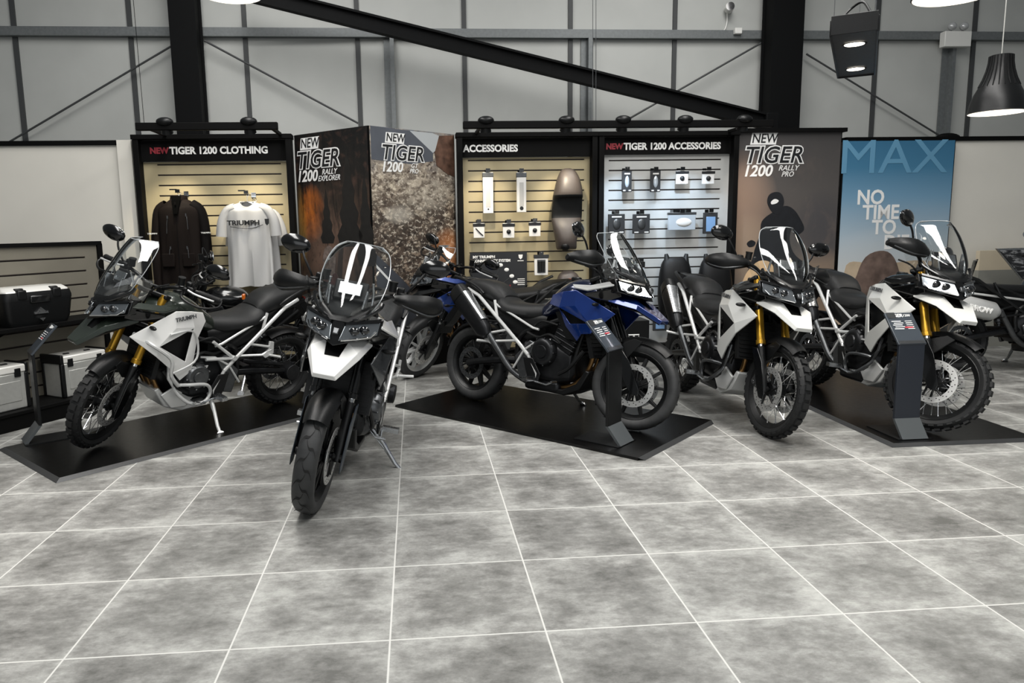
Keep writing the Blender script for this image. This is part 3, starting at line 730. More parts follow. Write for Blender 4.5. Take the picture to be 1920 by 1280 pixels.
DB = .9                     # cladding stands this far behind the display wall
b = B(); b.box((1.5, DB + .06, 3.0), (20, .12, 6.0)); wstruct('wall_back', b, WALLP)
tn = [0]
def trim(b, m):
    tn[0] += 1; return wstruct('trim_%d' % tn[0], b, m)
for px_, ym in ((36, 135), (250, 120), (463, 120), (672, 120), (871, 120), (1069, 120), (1263, 120), (1638, 150), (1820, 130), (1455, 120)):
    u, _ = wp(px_, ym, -DB); b = B(); b.box((u, DB - .012, 3.0), (.055, .024, 6)); 
    trim(b, JOINT)
_, z = wp(960, 66, -DB)
b = B(); b.box((1.5, DB - .09, z), (20, .012, .085)); b.box((1.5, DB - .05, z + .045), (20, .09, .01)); b.box((1.5, DB - .05, z - .045), (20, .09, .01)); trim(b, GALV)
zg = z
for px_ in (737, 1105, 1780):
    u, _ = wp(px_, 160, -DB + .06); b = B(); b.box((u, DB - .06, zg / 2), (.05, .1, zg - .09)); b.box((u - .05, DB - .02, zg / 2), (.10, .012, zg - .09)); trim(b, GALV)
# bracing rods
rodn = [("diagonal brace rod left of the left column", (20, 268), (335, 82)), ("diagonal brace rod right of the left column", (385, 78), (672, 232)),
        ("diagonal brace rod rising to the right column", (1180, 222), (1428, 80)), ("diagonal brace rod running down behind the black twin lamp box", (1508, 103), (1758, 256))]
for lab, a, c in rodn:
    ua, za = wp(*a, -DB + .09); uc, zc = wp(*c, -DB + .09)
    b = B(); b.cyl((ua, 0, za), (uc, 0, zc), .012, n=8); 
    o = part('bracing_rod', b, JOINT); o.matrix_world = WM @ Matrix.Translation((0, DB - .14, 0)); tag(o, 'thin dark steel ' + lab, 'rod', 'wall bracing rods')
# columns
for lab, x0, x1 in (('left', 322, 372), ('right', 1447, 1505)):
    u0, _ = wp(x0, 125, -DB + .45); u1, _ = wp(x1, 125, -DB + .45); uc = (u0 + u1) / 2; wd = u1 - u0
    t = wthing('steel_column', 'tall black steel column standing behind the %s' % ('clothing display bay' if lab == 'left' else 'smoky rider poster'), 'column', uc, DB - .3, 0)
    b = B(); b.box((0, -.13, 3), (wd, .02, 6)); b.box((0, .13, 3), (wd, .02, 6)); part('flange', b, COLM, t)
    b = B(); b.box((0, 0, 3), (.03, .26, 6)); part('web', b, COLM, t)
    b = B(); b.box((wd / 2 - .03, -.01, 3), (.015, .22, 6)); b.box((-wd / 2 + .03, -.01, 3), (.015, .22, 6)); part('casing', b, COLM, t)
# sloping beam
D2 = -.25
ua, za = wp(440, -20, D2); uc, zc = wp(1440, 229, D2)
t = wthing('sloping_beam', 'black steel beam sloping down from top left to the right column', 'beam', ua, -D2, za)
d = V(uc - ua, 0, zc - za); dn = d.normalized(); nn = V(-dn.z, 0, dn.x)
b = B()
for s in (-1, 1):
    b.hexa([p + q for p in (V(0, 0, 0) + nn * s * .075 - nn * .012, V(0, 0, 0) + nn * s * .075 + nn * .012) for q in (V(0, -.06, 0), d + V(0, -.06, 0), V(0, .06, 0), d + V(0, .06, 0))])
part('flange', b, COLM, t)
b = B(); b.hexa([p + q for p in (nn * -.07, nn * .07) for q in (V(0, -.012, 0), d + V(0, -.012, 0), V(0, .012, 0), d + V(0, .012, 0))]); part('web', b, COLM, t)
b = B(); b.box(d + V(.02, 0, -.01), (.16, .16, .22)); part('end_plate', b, COLM, t, bevel=.01)

# white partition boards either side of the bays
zl = wp(120, 271)[1]; u0 = wp(262, 400)[0]
b = B(); b.box(((-8 + u0) / 2, .06, zl / 2), (u0 + 8, .1, zl)); wstruct('wall_left', b, WHT)
b = B(); b.box(((-8 + u0) / 2, .05, zl + .015), (u0 + 8 - .05, .14, .05)); trim(b, BOARDBLK)
b = B(); b.box((u0 - .09, -.02, ZT / 2 - .02), (.15, .06, ZT - .04)); trim(b, WHT)
b = B(); b.box((-5.5 + u0 / 2 + 1.4, -.005, .06), (4, .03, .12)); wstruct('baseboard_left', b, BOARDBLK)
zr = wp(1850, 262)[1]; u1 = wp(1577, 400)[0]
b = B(); b.box(((u1 + 11) / 2, .06, zr / 2), (11 - u1, .1, zr)); wstruct('wall_right', b, WHT)
b = B(); b.box(((u1 + 11) / 2, .05, zr + .015), (11 - u1, .14, .05)); trim(b, BOARDBLK)
b = B(); b.box(((u1 + 11) / 2, -.005, .06), (11 - u1, .03, .12)); wstruct('baseboard_right', b, BOARDBLK)
b = B(); b.ball((0, 0, 0), (.16, .06, .06)); 
u, z = wp(1782, 258); o = part('cable_bundle', b, BOARDBLK); o.matrix_world = WM @ Matrix.Translation((u, .04, z)); tag(o, 'small black cable bundle lying on top of the right white partition', 'cable')

# ------------------------------------------------------------------ display bays
def slat_panel(u0, u1, z0, z1, g0, g1, zs, m, root):
    b = B(); 
    zz = [z0] + sorted(zs) + [z1]; gh = .008
    prev = z0
    for z in sorted(zs):
        b.cur = 0; b.box(((u0 + u1) / 2, 0, (prev + z - gh) / 2), (u1 - u0, .02, z - gh - prev)); prev = z + gh
        b.box(((u0 + g0) / 2, 0, z), (g0 - u0, .02, 2 * gh)); b.box(((g1 + u1) / 2, 0, z), (u1 - g1, .02, 2 * gh))
        b.cur = 1; b.box(((g0 + g1) / 2, .006, z), (g1 - g0, .006, 2 * gh)); b.box(((g0 + g1) / 2, -.008, z + gh * .6), (g1 - g0, .006, .006))
    b.cur = 0; b.box(((u0 + u1) / 2, 0, (prev + z1) / 2), (u1 - u0, .02, z1 - prev))
    return part('slat_panel', b, [m, DGRV], root, smooth=False)
def bay(px0, px1, hb, gpx, first, last, n, m, label, head):
    u0 = wp(px0, 300)[0]; u1 = wp(px1, 300)[0]; w_ = u1 - u0; zh = wp((px0 + px1) / 2, hb)[1]
    t = wthing('display_bay', label, 'display stand', u0, 0, 0, 'slatwall display bays')
    b = B()
    for x in (.03, w_ - .03): b.box((x, -.05, ZT / 2), (.06, .16, ZT))
    b.box((w_ / 2, -.05, ZT - .02), (w_ + .02, .18, .05)); b.box((w_ / 2, -.04, .07), (w_ - .1, .14, .14))
    part('frame', b, BOARDBLK, t, bevel=.004)
    b = B(); b.box((w_ / 2, -.035, (zh + ZT - .05) / 2), (w_ - .12, .03, ZT - .05 - zh)); hd = part('header_panel', b, BOARDBLK, t)
    a = wp(gpx[0], first)[0] - u0; c = wp(gpx[1], first)[0] - u0
    zf = wp((px0 + px1) / 2, first)[1]; zl_ = wp((px0 + px1) / 2, last)[1]; pit = (zf - zl_) / (n - 1)
    zs = [zf - pit * k for k in range(40) if zf - pit * k > .25]
    slat_panel(.06, w_ - .06, .12, zh, a, c, zs, m, t)
    for s, x, y, h, mm in head:
        uu, zz = wp(x, y); text(s, h, TT(uu - u0, -.053, zz), mm, hd, align='LEFT', bold=.004, sx=.96)
    return t, u0
cb, CB0 = bay(258, 550, 303, (295, 527), 308, 423, 7, CREAM, 'slatwall bay with cream boards holding the jacket and T-shirts', [('NEW', 284, 284, .088, LETR), ('TIGER 1200 CLOTHING', 321, 284, .105, LETW)])
ab, AB0 = bay(856, 1115, 295, (877, 1095), 300, 453, 9, CREAM, 'slatwall bay with cream boards and the tall brown seat', [('ACCESSORIES', 868, 280, .105, LETW)])
tb_, TB0 = bay(1118, 1376, 290, (1141, 1351), 300, 465, 10, PALE, 'slatwall bay with pale silvery boards and hanging small packs', [('NEW', 1134, 276, .088, LETR), ('TIGER 1200 ACCESSORIES', 1167, 276, .105, LETW)])

# ------------------------------------------------------------------ printed poster boards
def print_mat(name, ramp, layers, rough=.5):
    m = bpy.data.materials.new(name); m.use_nodes = True; nt = m.node_tree; N = nt.nodes; L = nt.links
    p = N['Principled BSDF']; p.inputs['Roughness'].default_value = rough
    tc = N.new('ShaderNodeTexCoord'); sx = N.new('ShaderNodeSeparateXYZ'); L.new(tc.outputs['Generated'], sx.inputs[0])
    r = N.new('ShaderNodeValToRGB'); el = r.color_ramp.elements
    el[0].position, el[0].color = ramp[0][0], (*srgb(ramp[0][1]), 1); el[1].position, el[1].color = ramp[-1][0], (*srgb(ramp[-1][1]), 1)
    for q, c in ramp[1:-1]: k = el.new(q); k.color = (*srgb(c), 1)
    L.new(sx.outputs[2], r.inputs[0]); cur = r.outputs[0]
    def mm(op, a, b=None, c=None):
        n = N.new('ShaderNodeMath'); n.operation = op; n.use_clamp = op == 'MULTIPLY'
        for i, q in enumerate((a, b, c)):
            if q is None: continue
            if isinstance(q, (int, float)): n.inputs[i].default_value = q
            else: L.new(q, n.inputs[i])
        return n.outputs[0]
    for ly in layers:
        k = ly[0]
        if k == 'blob':
            _, cx, cz, rx, rz, col, s = ly
            dx = mm('DIVIDE', mm('SUBTRACT', sx.outputs[0], cx), rx); dz = mm('DIVIDE', mm('SUBTRACT', sx.outputs[2], cz), rz)
            d = mm('ADD', mm('MULTIPLY_ADD', dx, dx, 0), mm('MULTIPLY_ADD', dz, dz, 0)); fac = mm('MULTIPLY', mm('MAXIMUM', mm('SUBTRACT', 1, d), 0), s)
        else:
            _, scl, sxx, szz, lo, hi, z0, z1, col, s = ly[:10]
            mp = N.new('ShaderNodeMapping'); mp.inputs['Scale'].default_value = (sxx, 1, szz); L.new(tc.outputs['Object'], mp.inputs[0])
            if k == 'vor':
                n = N.new('ShaderNodeTexVoronoi'); n.inputs['Scale'].default_value = scl; n.inputs['Randomness'].default_value = 1
                L.new(mp.outputs[0], n.inputs['Vector']); src = n.outputs['Distance']
            else:
                n = N.new('ShaderNodeTexNoise'); n.inputs['Scale'].default_value = scl; n.inputs['Detail'].default_value = 7; n.inputs['Roughness'].default_value = .65; n.inputs['Distortion'].default_value = .4
                L.new(mp.outputs[0], n.inputs['Vector']); src = n.outputs['Fac']
            a = N.new('ShaderNodeMapRange'); a.inputs['From Min'].default_value = lo; a.inputs['From Max'].default_value = hi; L.new(src, a.inputs[0])
            zm = N.new('ShaderNodeMapRange'); zm.inputs['From Min'].default_value = z0; zm.inputs['From Max'].default_value = z1; L.new(sx.outputs[2], zm.inputs[0])
            fac = mm('MULTIPLY', mm('MULTIPLY', a.outputs[0], zm.outputs[0]), s)
        mx = N.new('ShaderNodeMix'); mx.data_type = 'RGBA'; L.new(fac, mx.inputs[0]); L.new(cur, mx.inputs[6]); mx.inputs[7].default_value = (*srgb(col), 1); cur = mx.outputs[2]
    L.new(cur, p.inputs['Base Color']); return m
def logo(parent, M, k, dark, third, sub):
    """NEW plate, outlined model word, number and small sub-lines; M local text frame at the block's centre, k = width"""
    b = B(); q = k * .25
    b.prism([M @ V(x * k, y * k, .001) for x, y in ((-.36, .22), (.06, .22), (.09, .40), (-.33, .40))], (M.to_3x3() @ V(0, 0, .002))); part('new_plate', b, LETW, parent)
    text('NEW', k * .20, M @ Matrix.Translation((-.13 * k, .31 * k, .005)), dark, parent, bold=.002 * k, shear=.15, sx=.9)
    text('TIGER', k * .36, M @ Matrix.Translation((0.02 * k, .05 * k, .002)), LETW, parent, bold=.022 * k, shear=.22, sx=1.0)
    text('TIGER', k * .36, M @ Matrix.Translation((0.02 * k, .05 * k, .006)), dark, parent, bold=.003 * k, shear=.22, sx=1.0)
    text('1200', k * .24, M @ Matrix.Translation((-.23 * k, -.19 * k, .004)), LETW, parent, bold=.006 * k, shear=.22, sx=1.0)
    text(third, k * .115, M @ Matrix.Translation((.28 * k, -.145 * k, .004)), LETW, parent, bold=.001 * k, shear=.3, sx=1.0)
    text(sub, k * .115, M @ Matrix.Translation((.27 * k, -.24 * k, .004)), LETW, parent, bold=.001 * k, shear=.3, sx=.9)
def poster_board(name, label, Pa, Pb, z0, z1, pm, group='printed poster boards'):
    Pa = Vector(Pa); Pb = Vector(Pb); d = Pb - Pa; a = math.atan2(d.y, d.x); w_ = d.length
    t = empty(name, Matrix.Translation((Pa.x, Pa.y, 0)) @ Matrix.Rotation(a, 4, 'Z'), label, 'poster', group)
    b = B(); b.box((w_ / 2, .018, z1 / 2), (w_, .028, z1)); part('backing_board', b, BOARDBLK, t)
    b = B(); b.box((w_ / 2, .0, (z0 + z1) / 2), (w_ - .03, .008, z1 - z0)); pr = part('printed_sheet', b, pm, t)
    return t, w_, pr
def Wpt(x, y, d=0): u, z = wp(x, y, d); return WM @ V(u, -d, 0)
RG = gp(690, 235, ZT); RG = V(RG.x, RG.y, 0)
pa = Wpt(553, 300); pb = Wpt(853, 300)
FOREST = print_mat('forest_print', [(0, '1d1a17'), (.35, '3a2f28'), (.6, '5e483a'), (.8, '1c1917'), (1, '0b0b0b')],
    [('blob', .20, .66, .2, .13, 'd8761f', .9), ('blob', .45, .5, .4, .2, '8a6f60', .5), ('noise', 2.2, 1.6, .7, .45, .7, 0, .3, '0d0d0c', .85), ('noise', 9, 1, 1, .5, .75, 0, .4, '6a4c40', .45), ('noise', 24, 1, .6, .55, .7, 0, .3, '15120f', .7), ('blob', .05, .6, .08, .2, '8d7030', .5), ('noise', 3, 2.4, .4, .52, .6, 0, .3, '090909', .8)])
ft, fw_, fpr = poster_board('poster_board', 'angled poster of a dark burning forest with white lettering', pa, RG, .08, ZT, FOREST)
ROCK = print_mat('rock_print', [(0, '6b4a32'), (.28, '7d6350'), (.5, '8d7f70'), (.72, '9a8f80'), (.82, '6f6a66'), (1, '6b7078')],
    [('noise', 4, 1, 1.3, .40, .60, 1.2, .95, 'a59785', .9), ('noise', 9, 1, 1.2, .52, .64, 1.2, .9, 'd8ccb6', .75), ('noise', 13, 1, 1.4, .52, .60, 1.2, .9, '3a2c25', .9), ('vor', 9, 1, 1.5, .42, .56, .74, .62, '2a201c', .8), ('vor', 20, 1, 1.4, .40, .55, .70, .5, '2c231e', .85), ('noise', 34, 1, 1.5, .54, .62, 1.2, .6, '2e241f', .7), ('blob', .62, .70, .34, .10, 'd9cfbd', .4), ('noise', 8, 1, 1.5, .50, .56, .86, .76, '4f4238', .75), ('noise', 20, 1, 1.4, .54, .60, .9, .8, 'e4dac8', .6), ('blob', .3, .60, .2, .05, 'cbc5b8', .5), ('blob', .9, .42, .25, .12, 'c07e4c', .6), ('blob', .86, .18, .35, .2, 'b9763c', .75), ('noise', 22, 1, 1.2, .50, .58, .3, .1, '2a2018', .75)])
rt, rw_, rpr = poster_board('poster_board', 'angled poster of sunlit desert rocks with a road', RG, pb, .36, ZT, ROCK)

GREYSKY = mat('print_grey_ink', '50545c', .5, var=.1, scale=5); ROAD = mat('print_road', '3f4249', .5, var=.1, scale=8); PINKR = mat('print_rock_brown', '5b4235', .5, var=.5, scale=14); ASH = mat('print_ash', 'b8aea2', .5, var=.3, scale=14); INK = mat('print_dark_ink', '15171c', .5, var=.2, scale=10)
def flat(parent, poly, m, w_, z0, z1, name, lift=.006):
    b = B(); b.prism([V(x * w_, -lift, z0 + (z1 - z0) * y) for x, y in poly], (0, .003, 0)); return part(name, b, m, parent, smooth=False)
flat(rpr, [(.02, 1), (.45, .995), (.72, .90), (.72, .86), (.45, .84), (.02, .85)], GREYSKY, rw_, .36, ZT, 'printed_mountain')
flat(rpr, [(.45, .995), (.72, .995), (.80, .985), (.80, .93), (.72, .90)], mat('print_pale_sky', 'aeb2b4', .5), rw_, .36, ZT, 'printed_sky')
flat(rpr, [(.80, .985), (.985, .995), (.985, .79), (.9, .80), (.76, .84), (.74, .90)], PINKR, rw_, .36, ZT, 'printed_cliff', .008)
flat(rpr, [(.03, .42), (.30, .30), (.55, .17), (.75, .02), (.03, .02)], ROAD, rw_, .36, ZT, 'printed_road')
flat(rpr, [(.03, .37), (.42, .17), (.60, .02), (.575, .02), (.40, .165), (.03, .355)], LETW, rw_, .36, ZT, 'printed_road_line', .008)
# firs and a seated rider on the forest print
for cx, zb, h, ww in ((.72, .50, .42, .17), (.93, .42, .40, .13), (.42, .52, .24, .10)):
    P = []
    for k in range(9):
        P.append((cx - ww * (k + 1) / 9 * (1.1 if k % 2 else .75), zb + h * (1 - (k + .7) / 9)))
    Q = [(2 * cx - x, y) for x, y in P]
    flat(fpr, [(cx, zb + h)] + P + Q[::-1], mat('print_fir', '171513', .6, var=.4, scale=20), fw_, .08, ZT, 'printed_fir')
uh = (598 - 553) / 140
b = B()
flat(fpr, [(.36, .40), (.34, .46), (.37, .505), (.43, .52), (.49, .505), (.52, .46), (.50, .40), (.43, .385)], mat('print_helmet', '6f625b', .5, var=.5, scale=25), fw_, .08, ZT, 'printed_helmet', .009)
flat(fpr, [(.30, .30), (.36, .39), (.52, .40), (.60, .33), (.62, .16), (.28, .16)], mat('print_jacket', '4a3432', .5, var=.5, scale=18), fw_, .08, ZT, 'printed_rider', .008)
def plane_logo(t, Pa, Pb, x, y, k, third, sub, dark=LETD):
    # block centre from the photograph's pixel, on the board's own plane
    Pa = Vector(Pa); d = (Vector(Pb) - Pa).normalized(); n = V(d.y, -d.x, 0)
    r = ray(x, y); tt = (Pa - EYE).dot(n) / r.dot(n); P = EYE + r * tt; lx = (P - Pa).dot(d)
    logo(t, TT(lx, -.006, P.z), k, dark, third, sub)
plane_logo(fpr, pa, RG, 594, 306, .70, 'RALLY', 'EXPLORER')
plane_logo(rpr, RG, pb, 752, 294, .60, 'GT', 'PRO')
# smoky rider poster
RIDER = print_mat('smoke_print', [(0, '8a7258'), (.22, '6e6259'), (.4, '57524f'), (.7, '524e4c'), (1, '3f3d3d')],
    [('blob', .02, .62, .4, .30, 'a88c78', .7), ('blob', .15, .4, .3, .2, 'b39a80', .5), ('blob', .85, .28, .3, .14, '9a8672', .6), ('blob', .85, .52, .3, .2, '3e3e44', .6), ('noise', 3, 1, .8, .5, .72, 1.05, .5, '7d6d62', .4)])
p4a = Wpt(1380, 300, .06); p4b = Wpt(1577, 300, .06)
pt4, w4, p4r = poster_board('poster_board', 'smoky brown poster of a helmeted rider on a dirt bike', p4a, p4b, .3, ZT, RIDER)
b = B(); b.box((w4 / 2, -.0, ZT + .012), (w4 + .06, .1, .045)); part('top_rail', b, BOARDBLK, pt4)
plane_logo(p4r, p4a, p4b, 1446, 298, .74, 'RALLY', 'PRO')
def p4(x, y):
    r = ray(x, y); tt = (p4a - EYE).dot(WN) / r.dot(WN); P = EYE + r * tt; return V((P - p4a).dot(WU), -.007, P.z)
def ink(name, pts, m, lift=0):
    b = B(); b.prism([q + V(0, -lift, 0) for q in spl([p4(*q) for q in pts], 4, True)], (0, .003, 0)); return part(name, b, m, p4r, smooth=False)
BODY = mat('print_black_jacket', '14161b', .5, var=.3, scale=12)
ink('printed_rider', [(1411, 482), (1424, 440), (1428, 415), (1445, 400), (1470, 386), (1487, 392), (1500, 410), (1507, 430), (1490, 442), (1486, 425), (1480, 450), (1492, 480), (1530, 505), (1560, 540), (1400, 560)], BODY)
ink('printed_helmet', [(1438, 380), (1441, 366), (1452, 360), (1463, 362), (1469, 374), (1467, 388), (1458, 402), (1446, 396)], INK, .003)
ink('printed_visor', [(1445, 378), (1452, 373), (1459, 376), (1455, 381), (1446, 383)], LETW, .006)
ink('printed_mirror', [(1400, 456), (1408, 450), (1416, 454), (1413, 461), (1404, 463)], BODY)
ink('printed_dust', [(1386, 548), (1395, 520), (1408, 500), (1428, 488), (1450, 500), (1460, 560), (1386, 560)], mat('print_dust', 'd9b78e', .5, var=.15, scale=6), .001)
# blue cinema poster on the right partition
SKY = print_mat('sky_print', [(0, 'b7a48c'), (.3, 'c3c6c6'), (.48, 'a9bac6'), (.7, '6f97b3'), (.86, '3f7596'), (1, '33698b')], [('blob', .5, .35, .7, .2, 'c8cfd3', .5)])
m5a = Wpt(1580, 300, .07); m5b = Wpt(1790, 300, .07)
mt, mw, mpr = poster_board('poster_board', 'blue sky cinema poster with large white stencil words', m5a, m5b, .3, wp(1680, 265)[1], SKY)
def p5(x, y):
    r = ray(x, y); tt = (m5a - EYE).dot(WN) / r.dot(WN); P = EYE + r * tt; return V((P - m5a).dot(WU), -.006, P.z)
PALEB = mat('pale_blue_lettering', '5f93b3', .5)
q = p5(1675, 297); text('MAX', .56, TT(q.x, -.006, q.z), PALEB, mpr, sx=1.14)
q = p5(1668, 325); text('EXPERIENCE IT IN CINEMAS', .055, TT(q.x, -.006, q.z), PALEB, mpr, sx=1.2) if False else None
for s, x, y in (('NO', 1632, 371), ('TIME', 1651, 399), ('TO', 1657, 427), ('DIE', 1680, 455)):
    q = p5(x, y); text(s, .235, TT(q.x, -.006, q.z), LETW, mpr, bold=.006, sx=.92)
def ink5(name, pts, m, lift=0):
    b = B(); b.prism([q + V(0, -lift, 0) for q in spl([p5(*q) for q in pts], 3, True)], (0, .003, 0)); return part(name, b, m, mpr, smooth=False)
ink5('printed_dunes', [(1582, 512), (1600, 490), (1640, 498), (1680, 492), (1730, 488), (1783, 502), (1784, 560), (1783, 618), (1700, 619), (1582, 618)], mat('print_sand', 'b9a78f', .5, var=.15, scale=6))
ink5('printed_boulder', [(1598, 560), (1606, 515), (1622, 482), (1648, 470), (1670, 476), (1684, 505), (1690, 560)], mat('print_boulder', '6b5a52', .5, var=.45, scale=7), .003)

# low grey partition and tilted graphic board on the far right
ua, za = wp(1838, 470, .25); ub, zb = wp(1990, 503, .25)
t = wthing('low_partition', 'low grey partition with a beige band by the right white wall', 'partition', ua, -.25, 0)
b = B(); b.box(((ub - ua) / 2, .03, zb / 2), (ub - ua, .06, zb)); part('panel', b, mat('grey_panel', '8b8b84', .6, var=.05, scale=3), t)
b = B(); b.box(((ub - ua) / 2, .03, (za + zb) / 2), (ub - ua, .06, za - zb)); part('beige_band', b, mat('beige_panel', 'c9bda6', .6, var=.05, scale=3), t)
def q6(x, y, d=.7): u, z = wp(x, y, d); return V(u, -d, z)
P = [q6(1869, 466), q6(1975, 463), q6(2010, 600), q6(1948, 562)]
t = wthing('graphic_board', 'tilted graphic board with a dark streaked print at the right edge', 'sign', P[2].x, -.7, 0)
o0 = V(P[2].x, -.7, 0)
b = B(); b.prism([p - o0 for p in P], (0, .025, 0)); part('backing', b, STEEL, t)
c = sum(P, Vector()) / 4
STREAK = print_mat('streak_print', [(0, '1c1d20'), (1, '2a2b2e')], [('noise', 9, 1, 3.2, .5, .6, -1, 0, 'a9abad', .9)])
b = B(); b.prism([c + (p - c) * .94 - o0 + V(0, -.006, 0) for p in P], (0, .005, 0)); part('print', b, STREAK, t)
b = B(); b.cyl(P[2] - o0 + V(-.05, .04, 0), V(-.05, .04, 0), .02); b.box((-.05, .04, .01), (.4, .3, .02)); part('post', b, SATIN, t)
# ------------------------------------------------------------------ left gondola with luggage
GA = math.radians(60)              # direction of the slatted wall from +X
G0 = V(-4.3, 4.79, 0)
GM = Matrix.Translation(G0) @ Matrix.Rotation(GA, 4, 'Z')   # local x along, y away from the shop, z up
GL = 2.63
t = empty('slatwall_gondola', GM, 'low grey slatwall display with black trim and black shelf at the left edge', 'display stand')
zs = [.24 + .122 * k for k in range(10)]
sp = slat_panel(0, GL, .12, 1.45, -.0 + .02, GL - .16, zs, SLATG, t)
b = B(); b.box((GL / 2, .05, .73), (GL, .06, 1.44)); b.box((GL / 2, 0, 1.465), (GL + .02, .06, .035)); b.box((GL - .01, 0, .73), (.05, .06, 1.46)); part('frame', b, BOARDBLK, t)
b = B(); b.box((GL / 2 - .05, -.2, .06), (GL - .1, .4, .12)); b.box((GL / 2 - .05, -.2, .135), (GL - .08, .42, .03)); part('plinth', b, BOARDBLK, t, bevel=.004)
b = B(); b.box((GL / 2, -.19, .80), (GL - .12, .38, .035)); 
for x in (.5, 1.5, 2.4): b.prism([V(x, -.01, .78), V(x, -.33, .78), V(x, -.01, .66)], (.012, 0, 0))
part('shelf', b, BOARDBLK, t, bevel=.004)

def gthing(name, label, cat, x, y, z, rz=0, group=None):
    return empty(name, GM @ Matrix.Translation((x, y, z)) @ Matrix.Rotation(rz, 4, 'Z'), label, cat, group)
ALU = mat('aluminium_case', 'c3c4c0', .35, metal=.55, var=.05)
ALUP = mat('aluminium_lid', 'e4e3de', .3, metal=.2)
def top_box():
    x0 = 1.77
    t = gthing('top_box', 'black and aluminium motorcycle top box on the black shelf', 'luggage', x0, -.20, .818)
    w_, d_, h = .58, .36, .20
    b = B()
    def rr(hw, hd, z, n=6):
        out = []
        for sx, sy, a0 in ((1, 1, 0), (-1, 1, 90), (-1, -1, 180), (1, -1, 270)):
            for k in range(n):
                a = math.radians(a0 + 90 * k / (n - 1)); r = .05; out.append(V(sx * (hw - r) + r * math.cos(a), sy * (hd - r) + r * math.sin(a), z))
        return out
    b.loft([rr(w_ * .44, d_ * .42, 0), rr(w_ * .47, d_ * .46, .05), rr(w_ * .5, d_ * .5, .19), rr(w_ * .5, d_ * .5, .21)]); part('body', b, BLK, t)
    b = B().loft([rr(w_ * .505, d_ * .505, .205), rr(w_ * .505, d_ * .505, .235), rr(w_ * .49, d_ * .48, .275)]); ld = part('lid', b, BLK, t)
    b = B().loft([rr(w_ * .49, d_ * .49, .235), rr(w_ * .48, d_ * .44, .285), rr(w_ * .44, d_ * .32, .312)]); part('lid_plate', b, ALUP, ld)
    for x in (-.155, .14):
        b = B(); b.box((x, 0, .285), (.075, d_ * .86, .045)); b.box((x, -d_ * .46, .255), (.075, .05, .08)); part('lid_strap', b, BLK, ld, bevel=.012)
    b = B(); b.box((-.01, -d_ * .5, .215), (.17, .03, .06)); part('latch', b, GBLK, t, bevel=.01)
    b = B(); b.box((-.01, -d_ * .487, .10), (.12, .012, .018)); b.prism([V(-.055, -d_ * .485, .105), V(-.01, -d_ * .49, .145), V(.035, -d_ * .485, .105)], (0, -.006, 0)); b.prism([V(-.035, -d_ * .48, .055), V(.015, -d_ * .48, .055), V(-.01, -d_ * .48, .03)], (0, -.02, 0)); part('badge', b, STEEL, t)
top_box()
def pannier(x, label):
    t = gthing('pannier', label, 'luggage', x, -.20, .151, 0, 'aluminium panniers on the black plinth')
    w_, d_, h = .44, .26, .30
    b = B(); b.box((0, 0, h / 2), (w_, d_, h)); part('body', b, ALU, t, bevel=.012)
    b = B(); b.box((0, 0, h + .03), (w_ + .012, d_ + .012, .065)); ld = part('lid', b, ALUP, t, bevel=.012)
    for sx in (-1, 1):
        b = B(); b.box((sx * w_ * .48, -d_ * .46, h * .5), (.035, .035, h * .98)); b.box((sx * w_ * .48, d_ * .46, h * .5), (.035, .035, h * .98)); b.box((sx * w_ * .49, 0, h + .035), (.03, d_ + .02, .08)); part('corner_guard', b, BLK, t, bevel=.008)
        b = B(); b.box((sx * .14, -d_ * .51, h - .0), (.05, .014, .07)); part('latch', b, BLK, t, bevel=.004)
        b = B(); b.box((sx * .1, -.03, h + .066), (.05, .025, .012)); part('strap_loop', b, BLK, ld, bevel=.003)
    b = B(); b.box((0, -d_ * .5 - .001, h * .5), (w_ * .72, .006, h * .55)); part('pressed_panel', b, ALU, t, bevel=.003)
pannier(1.40, 'aluminium pannier on the plinth, cut by the left edge of the picture')
pannier(2.14, 'aluminium pannier on the plinth, behind the front wheel of the left motorcycle')

